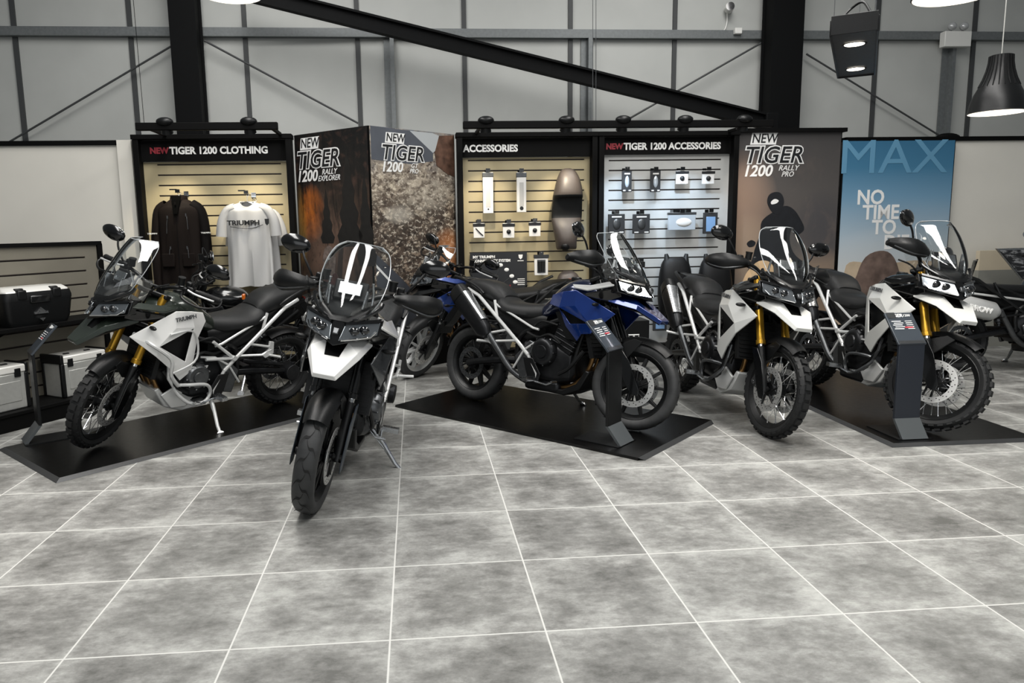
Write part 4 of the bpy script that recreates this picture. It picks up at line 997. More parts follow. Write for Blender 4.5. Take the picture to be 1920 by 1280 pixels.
# ------------------------------------------------------------------ clothing
def slat_hook(root, ln, x=0, z=0):
    b = B(); b.tube([(x, ln, z), (x, .0, z), (x, -.03, z + .02)], .005); b.box((x, ln - .004, z), (.05, .008, .05)); part('hook', b, CHROME, root)
    b = B(); b.box((x, -.035, z + .012), (.045, .01, .035)); b.box((x - .05, -.0, z + .03), (.07, .05, .012)); part('price_holder', b, GBLK, root)
def hanger(root, w_):
    b = B(); b.tube([(0, 0, -.005), (.02, 0, .01), (.012, 0, .035), (-.012, 0, .035), (0, 0, .0), (0, 0, -.06)], .003, n=6, k=4); b.tube([(-w_, 0, -.16), (-w_ * .5, 0, -.10), (0, 0, -.06), (w_ * .5, 0, -.10), (w_, 0, -.16)], .008, n=8, k=4); part('hanger', b, CHROME, root)
def garment(root, name, m, rows, folds, seed, n=48, neck=.0):
    rng = random.Random(seed); ph = [rng.uniform(0, 6.28) for _ in range(6)]
    rings = []
    zs = spl([V(r[0], r[1], r[2]) for r in rows], 5)
    z0 = rows[0][0]; z1 = rows[-1][0]
    for q in zs:
        z, hw, dp = q; t = (z - z0) / (z1 - z0); ring = []
        for i in range(n):
            a = 2 * PI * i / n; ca, sa = math.cos(a), math.sin(a)
            x = hw * math.copysign(abs(ca) ** .8, ca); y = dp * math.copysign(abs(sa) ** .8, sa)
            f = folds * (max(t, 0) ** .8) * (math.sin(x * 34 + ph[0] + t * 1.5) * .7 + math.sin(x * 61 + ph[1] - t) * .35 + math.sin(x * 15 + t * 4 + ph[2]) * .5)
            ring.append(V(x, y + f * (1 if sa < 0 else .6), z + .006 * math.sin(x * 34 + ph[0]) - neck * max(0, -sa) ** 1.5 * max(0, 1 - max(t, 0) * 9)))
        rings.append(ring)
    b = B().loft(rings, cap=False); return part(name, b, m, root, solid=.004, sharp=70)
def sleeve(root, name, m, path, ra, rb, n=20, folds=.004, seed=0):
    P = spl(path, 4); rings = []; M_ = len(P)
    for i, p in enumerate(P):
        t = i / (M_ - 1); tg = (P[min(i + 1, M_ - 1)] - P[max(i - 1, 0)]).normalized(); sd = V(0, 1, 0); xx = tg.cross(sd).normalized()
        a = ra[0] + (rb[0] - ra[0]) * t; c = ra[1] + (rb[1] - ra[1]) * t
        rings.append([p + xx * (a * math.cos(2 * PI * k / n)) + sd * (c * math.sin(2 * PI * k / n) + folds * math.sin(k * 1.9 + i * .9 + seed)) for k in range(n)])
    return part(name, B().loft(rings, cap=False), m, root, solid=.004, sharp=70)
TEE = mat('white_cotton', 'b9b9b8', .85, bump=.2, bscale=500)
JKT = mat('dark_brown_textile', '171210', .75, bump=.3, bscale=420, var=.1, scale=6, spec=.1)
JKD = mat('black_textile', '0c0a0a', .75, bump=.3, bscale=420, spec=.1)
# sizes taken on the plane .22 m in front of the bay
def cloth_root(name, label, px, py, d, cat='clothing'):
    u, z = wp(px, py, d); return wthing(name, label, cat, u, -d, z)
s_ = (wp(512, 400, .3)[0] - wp(412, 400, .3)[0])      # width of the tee over both sleeves
t = cloth_root('t_shirt', 'white T-shirt with black winged lettering on its chest, hung in front', 463, 368, .37)
hanger(t, .19); slat_hook(t, .35, 0, .03)
garment(t, 'body', TEE, [(-.055, .075, .05), (-.075, .12, .06), (-.10, .175, .07), (-.15, .225, .08), (-.28, .232, .085), (-.55, .235, .09), (-.95, .25, .10)], .05, 3, neck=.07)
for s in (-1, 1):
    sleeve(t, 'sleeve', TEE, [V(s * .13, 0, -.115), V(s * .205, 0, -.15), V(s * .265, 0, -.26), V(s * .285, 0, -.42)], (.045, .06), (.058, .075), seed=s)
text('TRIUMPH', .07, TT(-.03, -.108, -.28), LETD, t, bold=.002, sx=1.15, ext=.006)
b = B(); b.tube([(-.17, -.105, -.315), (-.06, -.11, -.335), (.06, -.11, -.335), (.17, -.105, -.30)], .003, k=3); part('swoosh_print', b, LETD, t)
b = B(); b.prism([V(.19, -.105, -.24), V(.235, -.105, -.24), V(.23, -.105, -.29), V(.2125, -.105, -.31), V(.195, -.105, -.29)], (0, -.006, 0)); part('shield_print', b, LETD, t)
b = B(); b.lathe([(.078, -.05), (.085, -.055), (.082, -.065), (.074, -.06)], (0, 0, 0), 24, axis='z', closed=True); b.v = [V(p.x, p.y * .68, p.z - .07 * max(0, -p.y / .085) ** 1.5) for p in b.v]; part('collar', b, TEE, t)
t2 = cloth_root('t_shirt', 'second white T-shirt hanging mostly hidden behind the front one', 478, 378, .14)
hanger(t2, .19)
garment(t2, 'body', TEE, [(-.055, .075, .04), (-.075, .12, .05), (-.10, .175, .05), (-.15, .225, .055), (-.28, .232, .055), (-.55, .235, .055), (-.92, .25, .055)], .012, 9)
for s in (-1, 1): sleeve(t2, 'sleeve', TEE, [V(s * .13, 0, -.115), V(s * .205, 0, -.15), V(s * .265, 0, -.30), V(s * .285, 0, -.48)], (.045, .045), (.058, .05), seed=s + 3)
t = cloth_root('jacket', 'dark brown riding jacket with zips hanging on the slatwall', 335, 366, .30)
hanger(t, .2); slat_hook(t, .28, 0, .03)
garment(t, 'body', JKT, [(-.05, .085, .07), (-.075, .13, .085), (-.11, .19, .10), (-.17, .225, .12), (-.35, .22, .125), (-.60, .215, .125), (-.93, .23, .135)], .022, 5)
for s in (-1, 1):
    sl = sleeve(t, 'sleeve', JKD if s > 0 else JKT, [V(s * .13, 0, -.10), V(s * .21, 0, -.17), V(s * .248, -.01, -.40), V(s * .256, -.03, -.68), V(s * .248, -.05, -.95)], (.055, .08), (.055, .06), folds=.006, seed=s)
    text('TRIUMPH', .024, TT(s * .275, -.085, -.40), LETW, sl, ext=.006)
b = B(); b.lathe([(.085, -.085), (.092, -.04), (.084, -.005), (.076, -.005), (.075, -.08)], (0, 0, 0), 26, axis='z', closed=True); b.xf(Matrix.Diagonal((1, .75, 1, 1))); part('collar', b, JKT, t)
b = B(); b.prism([V(-.05, -.085, -.01), V(.05, -.085, -.01), V(.02, -.145, -.20), V(-.02, -.145, -.20)], (0, -.012, 0)); part('neck_opening', b, mat('opening_shade', '030303', .9, spec=.05), t)  # near-black prism stands for the shaded opening of the collar
for x, z0, z1 in ((0, -.06, -.84), (-.09, -.20, -.40), (.10, -.18, -.36), (-.08, -.52, -.62), (.09, -.52, -.66)):
    b = B(); b.tube([(x, -.13 if x else -.125, z0 - .02), (x * 1.1, -.148, (z0 + z1) / 2), (x * 1.15, -.155, z1)], .004, n=6); b.box((x, -.14, z0 - .03), (.012, .012, .03)); part('zip', b, JKD if x == 0 else GREYM, t)
for x in (-.11, .1): b = B(); b.box((x, -.14, -.68), (.13, .02, .14)); part('pocket', b, JKT, t, bevel=.008)

# ------------------------------------------------------------------ hanging accessories
PACKW = mat('white_card', 'e3e2df', .5); PACKG = mat('dark_card', '2b2c2e', .5); FOIL = mat('clear_pack', 'c7d0d8', .12, metal=.3, coat=1); WIN = mat('blue_window', '7fa4cf', .15, coat=1)
PG = 'small retail packs hanging in the accessory bays'
def pack(x0, y0, x1, y1, kind, label, d=.12, th=.035):
    u0, z0 = wp(x0, y1, d); u1, z1 = wp(x1, y0, d); w_, h = u1 - u0, z1 - z0
    t = wthing('accessory_pack', label, 'accessory', (u0 + u1) / 2, -d, z1, PG)
    b = B(); b.tube([(0, d - .01, .012), (0, .0, .012), (0, -.03, .03)], .004); b.box((0, d - .012, .014), (.045, .01, .045)); b.box((0, -.025, .022), (.05, .008, .04)); part('hook', b, GBLK, t)
    if kind == 'long':
        b = B(); b.box((0, 0, -h / 2), (w_, th, h)); part('box', b, PACKW, t, bevel=.004)
        b = B(); b.box((0, -.003, -.03), (w_ + .01, th, .05)); part('header_card', b, GREYM, t, bevel=.003)
        b = B(); b.box((0, -th / 2 - .001, -h * .55), (w_ * .45, .004, h * .6)); part('printed_strip', b, mat('pack_print', 'bdbcb8', .5), t)
        b = B(); b.cyl((0, -th / 2 - .003, -h * .9), (0, -th / 2, -h * .9), w_ * .2 if x0 > 950 else w_ * .08, n=16); part('label_dot', b, LETD, t)
    elif kind == 'small':
        b = B(); b.box((0, 0, -h / 2), (w_, th * .6, h)); part('card', b, PACKW, t, bevel=.003)
        b = B(); b.box((0, -th * .3, -h * .13), (w_ + .015, .012, h * .2)); part('header_card', b, LETD, t, bevel=.003)
        b = B(); b.ball((0, -th * .4, -h * .58), (w_ * .2, .02, w_ * .2), 14, 8) if x0 > 900 else b.tube([(-w_ * .3, -th * .4, -h * .35), (0, -th * .5, -h * .6), (w_ * .35, -th * .4, -h * .85)], .006); part('product', b, LETD, t)
    elif kind == 'dark':
        b = B(); b.box((0, 0, -h / 2), (w_, th, h)); part('card', b, PACKG, t, bevel=.004)
        b = B(); b.ball((0, -th * .5, -h * .52), (w_ * .24, .015, h * .28), 16, 10); part('product', b, FOIL if h < .27 and x0 < 1240 and y0 < 340 else GREYM, t)
        b = B(); b.box((0, -th / 2 - .001, -h * .14), (w_ * .6, .003, h * .07)); b.box((-w_ * .3, -th / 2 - .001, -h * .93), (w_ * .25, .003, h * .06)); b.box((w_ * .3, -th / 2 - .001, -h * .93), (w_ * .25, .003, h * .06)); part('printed_strip', b, PACKW, t)
    elif kind == 'wide':
        b = B(); b.box((0, 0, -h / 2), (w_, th, h)); part('bag', b, FOIL, t, bevel=.008)
        b = B(); b.box((0, 0, -.012), (w_ + .01, th + .004, .03)); part('header_card', b, GREYM, t, bevel=.003)
        b = B(); b.ball((.02, -th * .4, -h * .55), (w_ * .3, .02, h * .25), 14, 8); part('product', b, PACKW, t)
        for x in (-w_ * .25, w_ * .25): b = B(); b.box((x, d / 2 - .02, .02), (.05, d - .02, .04)); part('price_holder', b, GBLK, t)
    elif kind == 'window':
        b = B(); b.box((0, 0, -h / 2), (w_, th, h)); part('card', b, PACKG, t, bevel=.004)
        b = B(); b.box((0, -th / 2, -h * .55), (w_ * .66, .006, h * .7)); part('window', b, WIN, t, bevel=.003)
    elif kind == 'grips':
        b = B(); b.box((0, 0, -h / 2), (w_, th, h)); part('card', b, PACKW, t, bevel=.004)
        b = B(); b.box((0, -.004, -h * .06), (w_ + .02, th + .004, .04)); part('header_card', b, GBLK, t, bevel=.003)
        for s in (-1, 1): b = B(); b.cyl((s * w_ * .13, -th * .5, -h * .3), (s * w_ * .10, -th * .5, -h * .82), .026, .02, 12); part('grip', b, RUB, t)
        b = B(); b.box((0, -th / 2, -h * .55), (w_ * .62, .004, h * .66)); part('tray', b, GREYM, t)
    elif kind == 'tube':
        b = B(); b.box((0, 0, -h / 2), (w_, th, h)); part('box', b, FOIL, t, bevel=.008)
        b = B(); b.box((0, 0, -.035), (w_ + .012, th + .01, .07)); part('cap', b, GBLK, t, bevel=.01)
    return t
pack(906, 323, 924, 400, 'long', 'long white pack, the left one on the top hook row of the cream accessory bay')
pack(969, 323, 986, 398, 'long', 'long white pack with a black dot near its foot')
pack(888, 418, 908, 446, 'small', 'small white pack with a diagonal dark part, left of its row')
pack(943, 418, 964, 446, 'small', 'small white pack with a dark disc, middle of the three in its row')
pack(992, 416, 1013, 443, 'small', 'small white pack with a dark disc, beside the tall brown seat')
pack(1002, 478, 1027, 516, 'grips', 'white framed pack of dark handlebar grips beside the black information board')
pack(1166, 320, 1184, 360, 'dark', 'narrow dark pack with clear bubble, first on the top row of the pale bay')
pack(1219, 320, 1238, 360, 'dark', 'narrow dark pack, second on the top row of the pale bay')
pack(1267, 320, 1290, 345, 'small', 'square white pack with dark mark, third on the top row of the pale bay')
pack(1316, 320, 1339, 345, 'small', 'square white pack with dark mark, last on the top row of the pale bay')
pack(1140, 401, 1171, 438, 'dark', 'black boxed card above the blue motorcycle screen, left of the pair')
pack(1186, 401, 1218, 438, 'dark', 'black boxed card in the middle row, right of the pair')
pack(1252, 398, 1304, 432, 'wide', 'wide clear pack on two hooks in the pale bay')
pack(1318, 398, 1345, 438, 'window', 'dark pack with a pale blue window behind a motorcycle mirror')
pack(1194, 490, 1208, 550, 'tube', 'tall narrow clear pack with black cap beside the blue motorcycle screen')
pack(1224, 582, 1250, 620, 'window', 'dark pack with blue window low down behind the blue beak')

BROWNS = mat('brown_seat_vinyl', '4b4440', .42, bump=.25, bscale=300)
def hung_seat(name, label, rows, d, m, shade_band=None, horns=False):
    # rows: (pixel y, left x, right x, bulge)
    u_, z_ = wp((rows[0][1] + rows[0][2]) / 2, rows[0][0], d)
    t = wthing(name, label, 'motorcycle seat', u_, -d, z_, 'motorcycle seats hung on the slatwall'); rings = []
    tab = []
    for y, a, c, bl in rows:
        ua, za = wp(a, y, d); uc, _ = wp(c, y, d); tab.append((za - z_, (ua + uc) / 2 - u_, (uc - ua) / 2, bl))
    A = spl([V(q[0], q[1], q[2]) for q in tab], 4); Bv = spl([V(q[3], 0, 0) for q in tab], 4)
    for p, q in zip(A, Bv):
        ring = []
        for i in range(24):
            a = 2 * PI * i / 24; ca, sa = math.cos(a), math.sin(a); y = -q.x * max(0, -sa) ** .7 if sa < 0 else .04 * sa
            ring.append(V(p.y + max(.01, p.z) * math.copysign(abs(ca) ** .75, ca), y, p.x))
        rings.append(ring)
    so = part('seat_cover', B().loft(rings), [m, SEAT], t, sharp=50)
    if shade_band:
        za, zb = wp(rows[0][1], shade_band[0], d)[1] - z_, wp(rows[0][1], shade_band[1], d)[1] - z_
        for f in so.data.polygons:
            if zb < f.center.z < za: f.material_index = 1  # black over the downward bend is shade put into the colour
    b = B(); b.box((0, d * .5, tab[len(tab) // 2][0]), (.04, d, .04)); part('bracket', b, GBLK, t)
    return t, tab
hs, _ = hung_seat('display_saddle', 'tall brown motorcycle seat with its bend coloured dark for shade, hung upright on the cream bay', [(316, 1058, 1070, .03), (322, 1050, 1079, .07), (340, 1043, 1087, .13), (366, 1037, 1091, .16), (375, 1036, 1091, .10), (400, 1034, 1091, .05), (412, 1034, 1090, .06), (430, 1037, 1086, .12), (450, 1041, 1080, .15), (464, 1043, 1080, .12), (468, 1045, 1079, .05)], .16, BROWNS, (367, 409))
b = B(); u_, z_ = wp(1064, 316, .16); P = [wp(x, y, .17) for x, y in ((1041, 368), (1088, 368), (1090, 400), (1083, 412), (1044, 412), (1036, 400))]
b = B(); uu, zz = wp(1062, 462, .32); b.ball((uu - u_, -.10, zz - z_), (.055, .05, .05)); part('seat_nose', b, BLK, hs)
b = B(); ring0 = []; 
hung_seat('display_saddle', 'brown motorcycle seat low on the cream bay, behind the blue tank', [(508, 1056, 1074, .04), (516, 1047, 1083, .09), (535, 1042, 1088, .13), (570, 1038, 1090, .12), (600, 1040, 1086, .05)], .14, BROWNS)
for nm, dx, dy in (('black motorcycle seat with two horns hung on the pale bay, nearer the blue motorcycle', 0, 0), ('black motorcycle seat hung beside the smoky rider poster', 74, 0)):
    hq, tb2 = hung_seat('display_saddle', nm, [(484 + dy, 1247 + dx, 1284 + dx, .05), (495 + dy, 1240 + dx, 1291 + dx, .09), (520 + dy, 1235 + dx, 1295 + dx, .13), (560 + dy, 1233 + dx, 1297 + dx, .14), (600 + dy, 1238 + dx, 1290 + dx, .06)], .16, mat('black_saddle_vinyl', '0a0a0b', .5, bump=.4, bscale=350, spec=.3))
    u_, z_ = wp(1265.5 + dx, 484, .16)
    for hx in (1249, 1287):
        ua, za = wp(hx + dx, 476, .16); b = B(); b.tube([(ua - u_, 0, za - z_), (ua - u_ + (.01 if hx < 1260 else -.02), -.02, za - z_ - .1)], [.02, .045], n=10); part('seat_horn', b, SEAT, hq)
# information board
ua, za = wp(883, 563, .05); uc, zc = wp(988, 472, .05)
t = wthing('information_board', 'black information board with white lettering about a connectivity system', 'sign', ua, -.05, za)
w_, h = uc - ua, zc - za
b = B(); b.box((w_ / 2, .012, h / 2), (w_, .02, h)); part('board', b, mat('charcoal_board', '202226', .5), t)
text('MY TRIUMPH', .042, TT(.03, 0, h - .05), LETW, t, align='LEFT', bold=.002, sx=1.05); text('CONNECTIVITY SYSTEM', .042, TT(.03, 0, h - .095), LETW, t, align='LEFT', bold=.002, sx=.95)
b = B(); b.prism([V(w_ - .10, 0, h - .03), V(w_ - .05, 0, h - .03), V(w_ - .055, 0, h - .065), V(w_ - .075, 0, h - .085), V(w_ - .095, 0, h - .065)], (0, -.003, 0)); b.box((w_ - .075, 0, h - .1), (.07, .003, .008)); part('emblem', b, LETW, t)
for k, (x, z) in enumerate(((.37, .40), (.44, .345), (.50, .27), (.54, .20))):
    b = B(); b.ball((x - .02, 0, z - .0), (.028, .004, .022), 12, 6); part('icon', b, LETW, t)
b = B(); b.tube([(.02, 0, .10), (.05, 0, .19), (.13, 0, .235), (.21, 0, .2), (.26, 0, .12)], .008, k=4); b.tube([(.08, 0, .12), (.14, 0, .16), (.2, 0, .12)], .006, k=4); b.tube([(.26, 0, .22), (.36, 0, .4)], .002); b.tube([(.3, 0, .14), (.48, 0, .27)], .002); part('helmet_drawing', b, GREYM, t)
b = B(); b.box((w_ - .2, 0, .12), (.06, .003, .012)); b.box((w_ - .2, 0, .14), (.015, .003, .06)); part('printed_mark', b, LETR, t)
b = B(); 
for k in range(4): b.box((w_ - .07, 0, .235 - .022 * k), (.085, .003, .008))
part('printed_lines', b, LETW, t)
# black box with white emblem behind the blue motorcycle's wheel
u_, z_ = wp(1180, 655, .35)
t = wthing('product_box', 'black product box with a white emblem behind the blue motorcycle front wheel', 'box', u_, -.35, 0)
zt = wp(1180, 598, .35)[1]; b = B(); b.box((0, 0, zt / 2), (.36, .3, zt)); part('carton', b, BLK, t, bevel=.006)
zz = wp(1180, 631, .5)[1]; b = B(); b.tube([(-.05, -.153, zz - .03), (-.06, -.153, zz + .02), (.06, -.153, zz + .02), (.05, -.153, zz - .03)], .008, closed=True); b.box((0, -.153, zz), (.02, .006, .05)); part('emblem', b, LETW, t)

# ------------------------------------------------------------------ track lights
def track(px0, px1, y, heads, d, label):
    u0, z = wp(px0, y, d); u1, z = wp(px1, y, d)[0], wp((px0 + px1) / 2, y, d)[1]
    t = wthing('track_light', label, 'lamp', u0, -d, z, 'track light rails above the display bays'); w_ = u1 - u0
    b = B(); b.box((w_ / 2, 0, 0), (w_, .06, .075)); part('rail', b, BOARDBLK, t, bevel=.008)
    for x in ((.08,) if w_ < 2 else (w_ * .41, w_ * .42)): part('suspension_wire', B().cyl((x, 0, .03), (x - .02, 0, 2.6), .003, n=6), GREYM if w_ > 2 else BOARDBLK, t)
    for x in (w_ * .06, w_ * .94): part('arm', B().box((x, (d - .13) / 2, .0), (.03, d - .13, .03)), BOARDBLK, t)
    for hx, tgt, pw, col in heads:
        hu = wp(hx, y, d)[0] - u0
        b = B(); b.ball((hu, -.01, .045), (.085, .06, .045), 16, 8); b.cyl((hu, .02, .0), (hu, .05, -.055), .05, .06, 20); h_ = part('spot_head', b, SATIN, t)
        b = B(); b.cyl((hu, .051, -.057), (hu, .0515, -.058), .05, n=20); part('spot_lens', b, mat('spot_lens', 'fff0d8', .3, emit=6), h_)
        p = WM @ V(hu + u0, -d + .11, z - .14); q = WM @ V(*tgt); spot('spot_light', p, q, pw, col, 66, .8, .025)
WARM = (1, .88, .66); COOL = (.62, .80, 1)
ca_ = wp(400, 400)[0]; aa_ = wp(985, 400)[0]; ta_ = wp(1250, 400)[0]
track(255, 521, 237, [(310, (wp(330, 400)[0], 0, 1.5), 34, WARM), (467, (wp(470, 400)[0], 0, 1.5), 34, WARM)], .75, 'black track light rail with two spot heads above the clothing bay')
track(868, 1449, 233, [(911, (wp(915, 400)[0], 0, 1.5), 36, (1, .87, .66)), (1062, (wp(1055, 400)[0], 0, 1.5), 36, (1, .87, .66)), (1168, (wp(1180, 400)[0], 0, 1.4), 44, COOL), (1284, (wp(1300, 400)[0], 0, 1.4), 44, COOL), (1395, (wp(1440, 400)[0], 0, 1.6), 12, (1, .9, .8))], .75, 'long black track light rail with five spot heads above the accessory bays')

# ------------------------------------------------------------------ pendant lamps, twin lamp box, emergency light, camera
LAMPW = mat('lamp_glow', 'fff6e6', .4, emit=7); LINER = mat('white_lamp_liner', 'f2efe8', .5)
def pendant(px, py, depth, label, power):
    r = ray(px, py); P = EYE + r * depth       # centre of the lower rim
    t = empty('pendant_lamp', Matrix.Translation(P), label, 'lamp', 'black bell pendant lamps')
    R0 = .212
    prof = [(R0, 0), (R0 * .97, .03), (R0 * .93, .08), (R0 * .82, .15), (R0 * .68, .21), (R0 * .55, .27), (R0 * .45, .34), (R0 * .40, .40), (R0 * .39, .455), (R0 * .36, .46), (0, .462)]
    b = B(); b.lathe([(R0 - .008, .002)] + prof, (0, 0, 0), 48, axis='z'); sh = part('lamp_shade', b, SATIN, t)
    b = B(); b.lathe([(q - .008, h - .004) for q, h in prof[:7]], (0, 0, 0), 48, axis='z'); part('shade_liner', b, LINER, sh)
    b = B()
    for k in range(22):
        a = 2 * PI * k / 22
        pts = [V((q + .002) * math.cos(a), (q + .002) * math.sin(a), h) for q, h in prof[4:9]]
        b.tube(pts, [.004, .006, .006, .006, .005], n=6)
    part('cooling_fin', b, SATIN, sh)
    b = B(); b.lathe([(0, .05), (R0 * .84, .05), (R0 * .84, .06), (0, .06)], (0, 0, 0), 40, axis='z'); part('diffuser', b, LAMPW, t)
    b = B(); b.cyl((0, 0, .45), (0, 0, 3.2), .004, n=6); part('cable', b, mat('clear_cable', 'b9b9b4', .4), t)
    l = bpy.data.lights.new('pendant_light', 'SPOT'); l.energy = power; l.spot_size = math.radians(110); l.spot_blend = .8; l.shadow_soft_size = .15; l.color = (1, .95, .88)
    lo = bpy.data.objects.new('pendant_light', l); C.objects.link(lo); lo.location = P + V(0, 0, .03)
pendant(1869, 211, 6.0, 'black bell pendant lamp hanging complete at the upper right', 60)
pendant(433, -11, 4.8, 'pendant lamp at the top left, only its lit rim in view', 60)
pendant(1790, -9, 4.0, 'pendant lamp at the top right corner, only its lit rim in view', 150)
l = bpy.data.lights.new('pendant_light', 'SPOT'); l.energy = 130; l.spot_size = math.radians(80); l.spot_blend = .9; l.shadow_soft_size = .15; l.color = (1, .93, .86)
lo = bpy.data.objects.new('pendant_light', l); C.objects.link(lo); lo.location = (-2.9, 3.6, 3.2)    # next lamp of the row, left of the frame
r0 = ray(1601, 62); P0 = EYE + r0 * 4.6
r1 = ray(1605, 143); P1 = EYE + r1 * ((P0.z - EYE.z) / r1.z)
dd = V(P1.x - P0.x, P1.y - P0.y, 0); ln = dd.length
t = empty('twin_lamp_box', Matrix.Translation(P0) @ Matrix.Rotation(math.atan2(dd.y, dd.x) - PI / 2, 4, 'Z'), 'hanging black box with two bright recessed lamps, upper right', 'lamp')
b = B(); W2 = .135
b.box((0, ln / 2, .012), (2 * W2, ln, .012)); part('base_plate', b, mat('lamp_box_grey', '2b2d2f', .5), t)
b = B()
for s in (-1, 1): b.box((s * W2, ln / 2, .045), (.012, ln, .10))
b.box((0, 0, .06), (2 * W2, .014, .12)); b.box((0, ln, .045), (2 * W2, .014, .10)); part('side_rim', b, SATIN, t, bevel=.003)
for y in (.22, .80):
    b = B(); b.lathe([(.062, .004), (.075, .0), (.078, .006)], (0, ln * y, -.002), 28, axis='z'); lr = part('lamp_ring', b, BLK, t)
    b = B(); b.cyl((0, ln * y, .0), (0, ln * y, .005), .062, n=28); part('lamp_lens', b, LAMPW, lr)
b = B(); b.tube([(-.08, .1, .12), (-.03, .2, .2), (.04, .15, .22), (.09, .1, .13)], .008, k=5); b.tube([(-.06, .25, .12), (0, .3, .19), (.07, .22, .14)], .008, k=5); part('cable', b, BLK, t)
b = B(); b.cyl((.115, .02, .1), (.115, .02, 2.4), .006, n=6); b.cyl((-.12, .02, .1), (-.12, .02, 2.4), .002, n=6); b.cyl((.0, ln - .05, .05), (0, ln - .05, 2.4), .002, n=6); part('hanger_wire', b, GREYM, t)
ua, za = wp(1771, 87, -DB + .2); uc, zc = wp(1823, 58, -DB + .2)
t = wthing('emergency_light', 'white emergency light with two small clear heads on the wall rail', 'lamp', (ua + uc) / 2, DB - .2, za)
b = B(); b.box((0, .05, (zc - za) / 2), (uc - ua, .1, zc - za)); part('housing', b, mat('white_plastic', 'dcdcd8', .4), t, bevel=.008)
for s in (-1, 1):
    b = B(); b.ball((s * .08, .02, zc - za + .06), (.055, .05, .05), 14, 9); part('lamp_head', b, mat('frosted_head', 'b5b7b8', .2, metal=.3), t)
    b = B(); b.cyl((s * .08, .04, zc - za - .01), (s * .08, .04, zc - za + .03), .012); part('head_neck', b, GREYM, t)
ua, za = wp(1366, 14, -DB + .12)
t = wthing('security_camera', 'small white security camera with a dark face and cable on the wall', 'camera', ua, DB - .12, za)
b = B(); b.cyl((.03, .06, 0), (-.0, -.05, -.0), .055, .055, 18); part('housing', b, mat('white_plastic', 'dcdcd8', .4), t, bevel=.006)
b = B(); b.cyl((-.0, -.05, 0), (-.002, -.058, 0), .05, n=18); part('lens_face', b, GLASSB, t)
b = B(); b.cyl((.03, .11, 0), (.02, .03, 0), .02); part('mount', b, mat('white_plastic', 'dcdcd8', .4), t)
b = B(); b.tube([(.03, .10, -.04), (.03, .10, -.15), (.0, .10, -.24), (-.09, .08, -.28)], .008, k=5); part('cable', b, mat('white_plastic', 'dcdcd8', .4), t)
ua, za = wp(1384, 58, -DB + .14); o = part('junction_box', B().box((0, 0, 0), (.09, .06, .07)), mat('white_plastic', 'dcdcd8', .4), bevel=.006); o.matrix_world = WM @ Matrix.Translation((ua, DB - .13, za)); tag(o, 'small white junction box on the wall rail below the security camera', 'junction box')

# ------------------------------------------------------------------ mats and information stands
MATB = mat('mat_black', '060606', .3, spec=.35, bump=.15, bscale=260)
EDGE = mat('mat_edge', '3a3b3c', .4, metal=.3)
def floor_mat_obj(corner, ang, lx, ly, label):
    M = Matrix.Translation((corner[0], corner[1], 0)) @ Matrix.Rotation(math.radians(ang), 4, 'Z')
    t = empty('display_mat', M, label, 'mat', 'black display mats under the motorcycles')
    e = .035
    b = B().loft([[V(0, 0, .001), V(lx, 0, .001), V(lx, ly, .001), V(0, ly, .001)], [V(e, e, .02), V(lx - e, e, .02), V(lx - e, ly - e, .02), V(e, ly - e, .02)]], cap=False); part('edge_ramp', b, EDGE if lx != 9 else EDGE, t, smooth=False)
    b = B(); b.box((lx / 2, ly / 2, .0105), (lx - 2 * e, ly - 2 * e, .019)); part('mat_surface', b, MATB, t, smooth=False)
floor_mat_obj((-2.30, 4.52), 44.7, 2.5, 1.12, 'black display mat under the left motorcycle with crash bars')
floor_mat_obj((1.48, 4.49), 44.5 + 90, 1e-9 + 2.42, -1.12, 'black display mat under the blue motorcycle')
floor_mat_obj((3.23, 4.54), 0, 1.12, 2.5, 'black display mat under the motorcycle at the right')
NAVY = mat('stand_navy', '20252e', .4, bump=.1); PANEL = mat('stand_panel', '3a4047', .3, coat=.3)
